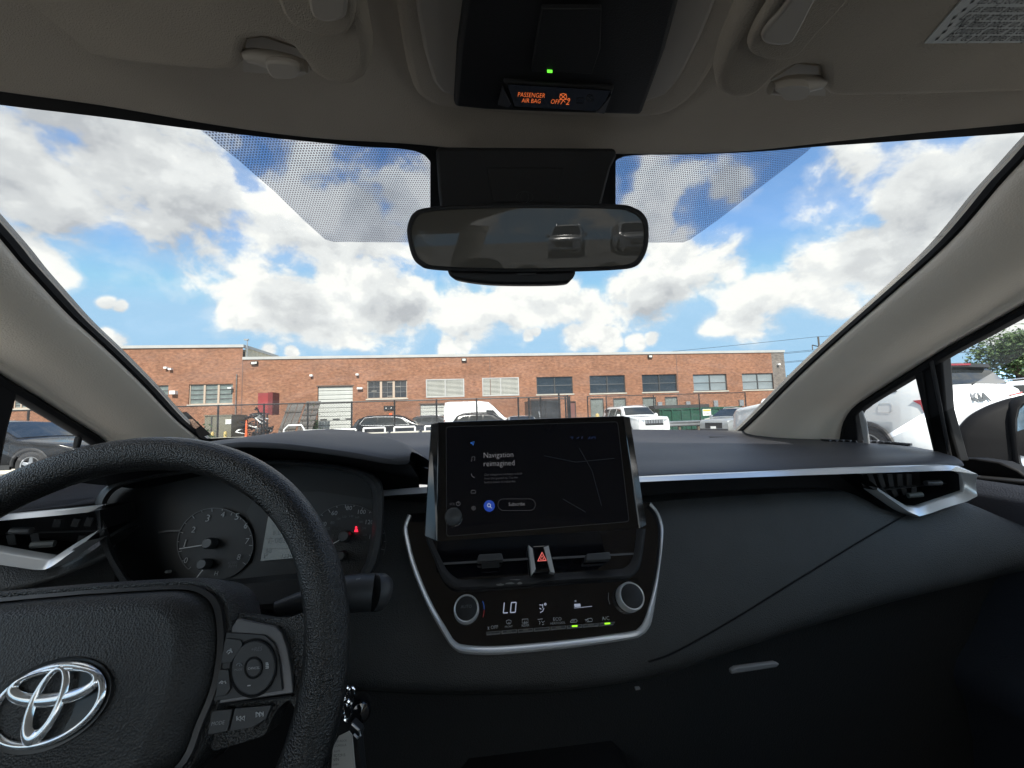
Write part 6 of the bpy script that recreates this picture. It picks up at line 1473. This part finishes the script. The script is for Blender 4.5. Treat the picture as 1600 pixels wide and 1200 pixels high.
pw = mat('white car paint', (.78, .79, .79), .25, coat=1, croug=.03); pb = mat('black car paint', (.008, .009, .011), .2, coat=.25, croug=.03, spec=.3); ps = mat('silver grey car paint', (.36, .37, .37), .3, metal=.4, coat=1)
pdk = mat('dark grey car paint', (.035, .037, .04), .2, coat=1)

# the near white crossover ahead on the right
kl, kX, kw, kt, kb = vehicle('parked_suv', 'white crossover with black rear spoiler parked nearest, seen through the passenger quarter window', 'car', (8.10, 7.62, 0), 0, pw, **S_(H=1.86, wr=.385, sil=[(0, .95), (.04, 1.08), (.2, 1.15), (1.15, 1.27), (1.95, 1.72), (2.3, 1.80), (3.4, 1.83), (4.05, 1.79), (4.3, 1.76), (4.45, 1.66), (4.62, 1.42), (4.71, 1.34), (4.75, 1.05)],
    belt=[(0, .93), (.2, 1.04), (1.1, 1.15), (3.0, 1.20), (3.9, 1.26), (4.75, 1.27)],
    side_wins=[[(1.62, 1.20), (2.15, 1.60), (2.62, 1.68), (2.66, 1.22)], [(2.72, 1.22), (2.68, 1.68), (3.45, 1.68), (3.55, 1.27)], [(3.62, 1.28), (3.52, 1.67), (3.95, 1.62), (4.28, 1.36)]], ws=(1.22, 1.93), rw=(4.36, 4.63)))
Lk = 4.75
def onk(nm, pts, m, n, t=.02, par=None, **k): return slab(nm, [V3(p)+V3((8.10, 7.62, 0))*0 for p in pts], V3(n), t, m, kl, **k)
# roof spoiler with its brake light
loft('spoiler', [[V3((x*.62, kX(s), z-.02*abs(x))) for x in (-1, -.5, 0, .5, 1)] for s, z in ((4.0, 1.835), (4.25, 1.825), (4.50, 1.80), (4.52, 1.74), (4.2, 1.66))], m_blk, kl)
box('brake_light', -.22, .22, kX(4.535), kX(4.522), 1.76, 1.79, m_red, kl)
for sx in (-1, 1):
    slab('lamp_band', [V3((sx*(kw(4.45, 1.1)+.012), kX(4.50), 1.20)), V3((sx*(kw(4.72, 1.1)+.012), kX(4.735), 1.22)), V3((sx*(kw(4.72, 1.0)+.012), kX(4.735), .94)), V3((sx*(kw(4.62, 1.0)+.012), kX(4.62), .95)), V3((sx*(kw(4.58, 1.0)+.012), kX(4.58), 1.12))], V3((sx, 0, 0)), .03, m_red, kl, smooth=False)
text3('KIA', V3((.11, kX(4.66), 1.0))*0+V3((-.17, kX(4.765), 1.16)), V3((.17, kX(4.765), 1.16)), V3((0, -1, .3)).normalized(), mat('badge grey', (.06, .06, .06), .4), kl, hs=.9, bold=.05)
sq = [(-(kw(s, z)+.004), kX(s), z) for s, z in rrect(3.98, 1.02, 4.20, 1.17, .04)]
tube('fuel_flap', [V3(p) for p in sq], .0025, mat('seam grey', (.40, .40, .40), .5), kl, k=4, closed=True)
tube('rear_wiper', [V3((.0, kX(4.66), 1.42)), V3((.40, kX(4.52), 1.54))], .012, m_blk, kl)
vehicle('parked_sedan', 'glossy black sedan side-on, seen through the driver window', 'car', (-12.0, 11.5, 0), radians(-90), pb, **SEDAN)
vehicle('parked_sedan', 'silver sedan behind the black sedan at the driver side', 'car', (-16.9, 17.4, gz(17)), radians(-95), ps, **SEDAN)
vehicle('pickup_truck', 'dark pickup truck with red tail light far beyond the driver window', 'truck', (-27.5, 23.5, gz(24)), radians(90), pdk, **PICK)
vehicle('off_roader', 'big white off-roader with seven-slot grille facing the camera right of the touchscreen', 'car', (9.75, 22.25, gz(22)), radians(181), pw, **mk(SUV, L=5.3, W=2.04, H=1.86, sil=[(0, .95), (.04, 1.12), (.2, 1.16), (1.55, 1.22), (2.15, 1.72), (2.5, 1.80), (4.7, 1.80), (5.05, 1.72), (5.25, 1.15), (5.3, .9)], belt=[(0, .93), (.2, 1.05), (1.5, 1.14), (5.3, 1.15)],
    side_wins=[[(1.95, 1.22), (2.3, 1.62), (2.85, 1.68), (2.9, 1.22)], [(2.98, 1.22), (2.94, 1.68), (3.9, 1.68), (3.95, 1.22)], [(4.03, 1.22), (3.98, 1.68), (4.75, 1.66), (4.95, 1.25)]], ws=(1.6, 2.12), rw=(5.06, 5.22), wheels=(1.0, 4.1), wr=.40, grille=2, rails=2))
mv = vehicle('minivan', 'black minivan with chrome window line side-on behind the white rails', 'car', (-5.1, 27.9, gz(27)), radians(-90), pb, **MINIVAN)
mr_, mX, mw, mt, mb = mv
for sx in (-1, 1): tube('window_line', [V3((sx*(mw(s, z)+.014), mX(s), z)) for s, z in ((1.5, 1.09), (2.1, 1.57), (2.6, 1.65), (3.8, 1.68), (4.5, 1.62), (4.78, 1.22), (4.65, 1.13), (3.0, 1.07), (1.5, 1.09))], .015, mat('bright window line', (.8, .8, .8), .4), mr_, k=5)
vehicle('cargo_van', 'tall white cargo van parked side-on under the louvred openings', 'van', (.85, 31.2, gz(31)), radians(-90), pw, **VAN)
vehicle('parked_suv', 'black crossover whose roof shows just above the touchscreen, before the white van', 'car', (1.15, 25.2, gz(25)), radians(-90), pb, **S_(rails=1))
vehicle('parked_sedan', 'pale car whose roof shows above the touchscreen right of the black crossover', 'car', (3.0, 22.2, gz(22)), radians(178), ps, **SEDAN)
bs = vehicle('parked_suv', 'dark roof-racked crossover hidden behind the black minivan', 'car', (-6.6, 31.6, gz(31)), radians(-90), pdk, **S_(rails=1, H=1.9))
P = PY(615, 643, 31.6)
tube('roof_rack', [V3((-.75, -1.2, 1.80)), V3((-.75, 1.0, 1.80)), V3((.75, 1.0, 1.80)), V3((.75, -1.2, 1.80))], .03, m_blk, bs[0], closed=True); box('roof_beacon', -.1, .1, .3, .5, 1.82, 1.98, mat('cone orange', (.85, .13, .03), .5), bs[0])
vehicle('parked_suv', 'dark grey crossover tail in the gap between minivan and white van', 'car', (-2.6, 33.0, gz(33)), radians(-100), pdk, **S_())
vehicle('parked_suv', 'silver grey crossover facing left before the green bin', 'car', (15.2, 20.5, gz(20)), radians(114), ps, **S_(L=4.5, sil=[(0, .72), (.04, .84), (.2, .90), (1.15, 1.0), (1.95, 1.44), (2.3, 1.50), (3.2, 1.52), (3.85, 1.46), (4.1, 1.38), (4.42, 1.0), (4.5, .8)], belt=[(0, .70), (.2, .82), (1.1, .93), (3.0, .98), (4.1, 1.04), (4.5, .85)],
    side_wins=[[(1.62, 1.02), (2.15, 1.36), (2.62, 1.42), (2.66, 1.03)], [(2.72, 1.03), (2.68, 1.42), (3.35, 1.40), (3.5, 1.06)]], ws=(1.22, 1.93), rw=(3.95, 4.38), wheels=(.9, 3.55)))
vehicle('parked_suv', 'white crossover far right, only its roof edge and dark window in view', 'car', (15.6, 9.2, 0), 0, pw, **S_())
vehicle('parked_suv', 'white crossover parked far behind, reflected right of the middle of the rear view mirror', 'car', (-.3, -24, 0), radians(4), pw, **S_(grille=1))
vehicle('parked_suv', 'white crossover parked far behind, reflected at the right end of the rear view mirror', 'car', (3.4, -24, 0), radians(-3), pw, **S_(grille=2))

# ================================================================== TREES, POLE, WIRES
m_leaf = mat('leaf green', (.055, .095, .028), .7, var=(1.2, .45)); m_leaf2 = mat('leaf dark green', (.035, .07, .025), .7, var=(.8, .45)); m_bark = mat('bark', (.09, .07, .05), .9)
def tree(label, x, y, h, r, seed, n=3500, leaf=.22, m=m_leaf, name='leafy_tree', z0=None, grp=None):
    rd = random.Random(seed); z = gz(y) if z0 is None else z0
    t = empty(name, (x, y, z), label=label, cat='tree', group=grp); ABS[t.name] = V3((x, y, z))
    base = V3((x, y, z)); g = [tube_geo([base, base+V3((.1, 0, h*.3)), base+V3((0, .1, h*.62)), base+V3((.1, .1, h*.85))], [.045*h*.5, .035*h*.5, .02*h*.5, .006*h], 8)]
    lobes = []
    for k in range(14):
        a = rd.uniform(0, 2*pi); rr_ = r*rd.uniform(.25, .75); zc_ = h*rd.uniform(.32, .86); c = base+V3((rr_*cos(a)*(1.15-zc_/h*.5), rr_*sin(a)*(1.15-zc_/h*.5), zc_)); lobes.append((c, r*rd.uniform(.28, .48)))
        s = base+V3((0, 0, h*rd.uniform(.2, .5))); g.append(tube_geo([s, s.lerp(c, .5)+V3((0, 0, .1*h*.3)), c], [.012*h, .008*h, .003*h], 5))
    mesh('trunk', *join_geo(g), m_bark, t)
    V, F = [], []
    for i in range(n):
        c, lr = rd.choice(lobes); d = V3((rd.gauss(0, 1), rd.gauss(0, 1), rd.gauss(0, .75))).normalized()*lr*rd.uniform(.55, 1.08)
        p = c+d; u = V3((rd.gauss(0, 1), rd.gauss(0, 1), rd.gauss(0, 1))).normalized(); v = u.orthogonal().normalized(); s = leaf*rd.uniform(.6, 1.3); k = len(V)
        V += [p-u*s*.5, p+v*s*.35, p+u*s*.5, p-v*s*.35]; F.append([k, k+1, k+2, k+3])
    mesh('crown', V, F, m, t, smooth=False)
tree('leafy green tree at the right edge behind the white crossover', 47.5, 28, 7.6, 4.2, 3, 9000, .30)
tree('leafy green tree further right past the window edge', 55, 26, 8.0, 4.5, 13, 5000, .32)
tree('small dark tree showing past the right corner of the warehouse', 59.5, 64, 7.2, 3.6, 4, 3500, .34, m_leaf2)
tree('dark tree low behind the windscreen pillar beyond the warehouse corner', 66, 62, 5.6, 3.8, 5, 3500, .34, m_leaf2)
rd = random.Random(9); V, F = [], []
for i in range(12000):
    k = i % 60; cx = -300+k*13.5+rd.gauss(0, 3); p = V3((cx, 150+40*sin(k*1.7)+rd.gauss(0, 3), max(0, rd.gauss(3.2, 1.6)))); u = V3((rd.gauss(0, 1), rd.gauss(0, 1), rd.gauss(0, 1))).normalized(); v = u.orthogonal().normalized(); q = len(V)
    V += [p-u*.9, p+v*.6, p+u*.9, p-v*.6]; F.append([q, q+1, q+2, q+3])
tag(mesh('far_treeline', V, F, m_leaf2, None, smooth=False), kind='stuff')
# bush by the barrier
def bush(label, px, py, Y, w, h, seed):
    P = PY(px, py, Y); rd = random.Random(seed); V, F = [], []
    for i in range(700):
        p = V3((P.x+rd.gauss(0, w*.36), Y+rd.gauss(0, w*.3), gz(Y)+abs(rd.gauss(0, h*.5)))); u = V3((rd.gauss(0, 1), rd.gauss(0, 1), rd.gauss(0, 1))).normalized(); v = u.orthogonal().normalized(); q = len(V)
        V += [p-u*.09, p+v*.06, p+u*.09, p-v*.06]; F.append([q, q+1, q+2, q+3])
    o = empty('bush', (P.x, Y, gz(Y)), label=label, cat='bush'); ABS[o.name] = V3(o.location); mesh('foliage', V, F, m_leaf2, o, smooth=False); tube('stem', [V3((P.x, Y, gz(Y))), V3((P.x, Y, gz(Y)+h*.6))], .03, m_bark, o, k=5)
bush('round dark bush between the placard and the storage bin', 312, 668, 28, 1.1, 1.1, 1); bush('thin weedy bush at the left side of the loading door', 490, 665, 34, .5, 1.6, 2)
bush('low weeds in the first gap of the concrete barrier', 608.5, 684, 14.1, .12, .5, 3); bush('low weeds in the second gap of the concrete barrier', 657.5, 684, 14.1, .12, .5, 4)
YP = 70; pb_ = PY(1284.5, 600, YP); pt_ = PY(1279.5, 526, YP)
up_ = empty('utility_pole', (pb_.x, YP, 0), label='tall wooden utility pole with two crossarms far beyond the warehouse', cat='utility pole'); ABS[up_.name] = V3(up_.location)
px0 = (pb_.x+pt_.x)/2; tube('pole', [V3((px0, YP, 0)), V3((px0, YP, pt_.z))], .16, mat('pole wood', (.10, .09, .08), .9), up_, k=8)
tips = []
for y in (539, 553.5):
    z = PY(1282, y, YP).z; w_ = PY(1292, y, YP).x-PY(1281.5, y, YP).x
    tube('crossarm', [V3((px0-w_, YP, z)), V3((px0, YP, z-.35)), V3((px0+w_, YP, z))], .10, m_blackm, up_, k=6)
    for s in (-1, 1):
        tube('insulator', [V3((px0+s*w_, YP, z-.1)), V3((px0+s*w_, YP, z-1.0))], .09, mat('insulator', (.12, .10, .09), .4), up_, k=6); tips.append(V3((px0+s*w_, YP, z-1.0)))
tips.append(V3((px0, YP, pt_.z)))
for i, p in enumerate(tips):
    for nm, q in (('left', V3((px0-150+i*2, YP+50, p.z-2))), ('right', V3((px0+110, YP-62+i*2, p.z+1)))):
        pts = [p.lerp(q, k/16)-V3((0, 0, 5.0*4*(k/16)*(1-k/16)*.25)) for k in range(17)]
        tube('wire', pts, .035, m_blackm, up_, k=4)
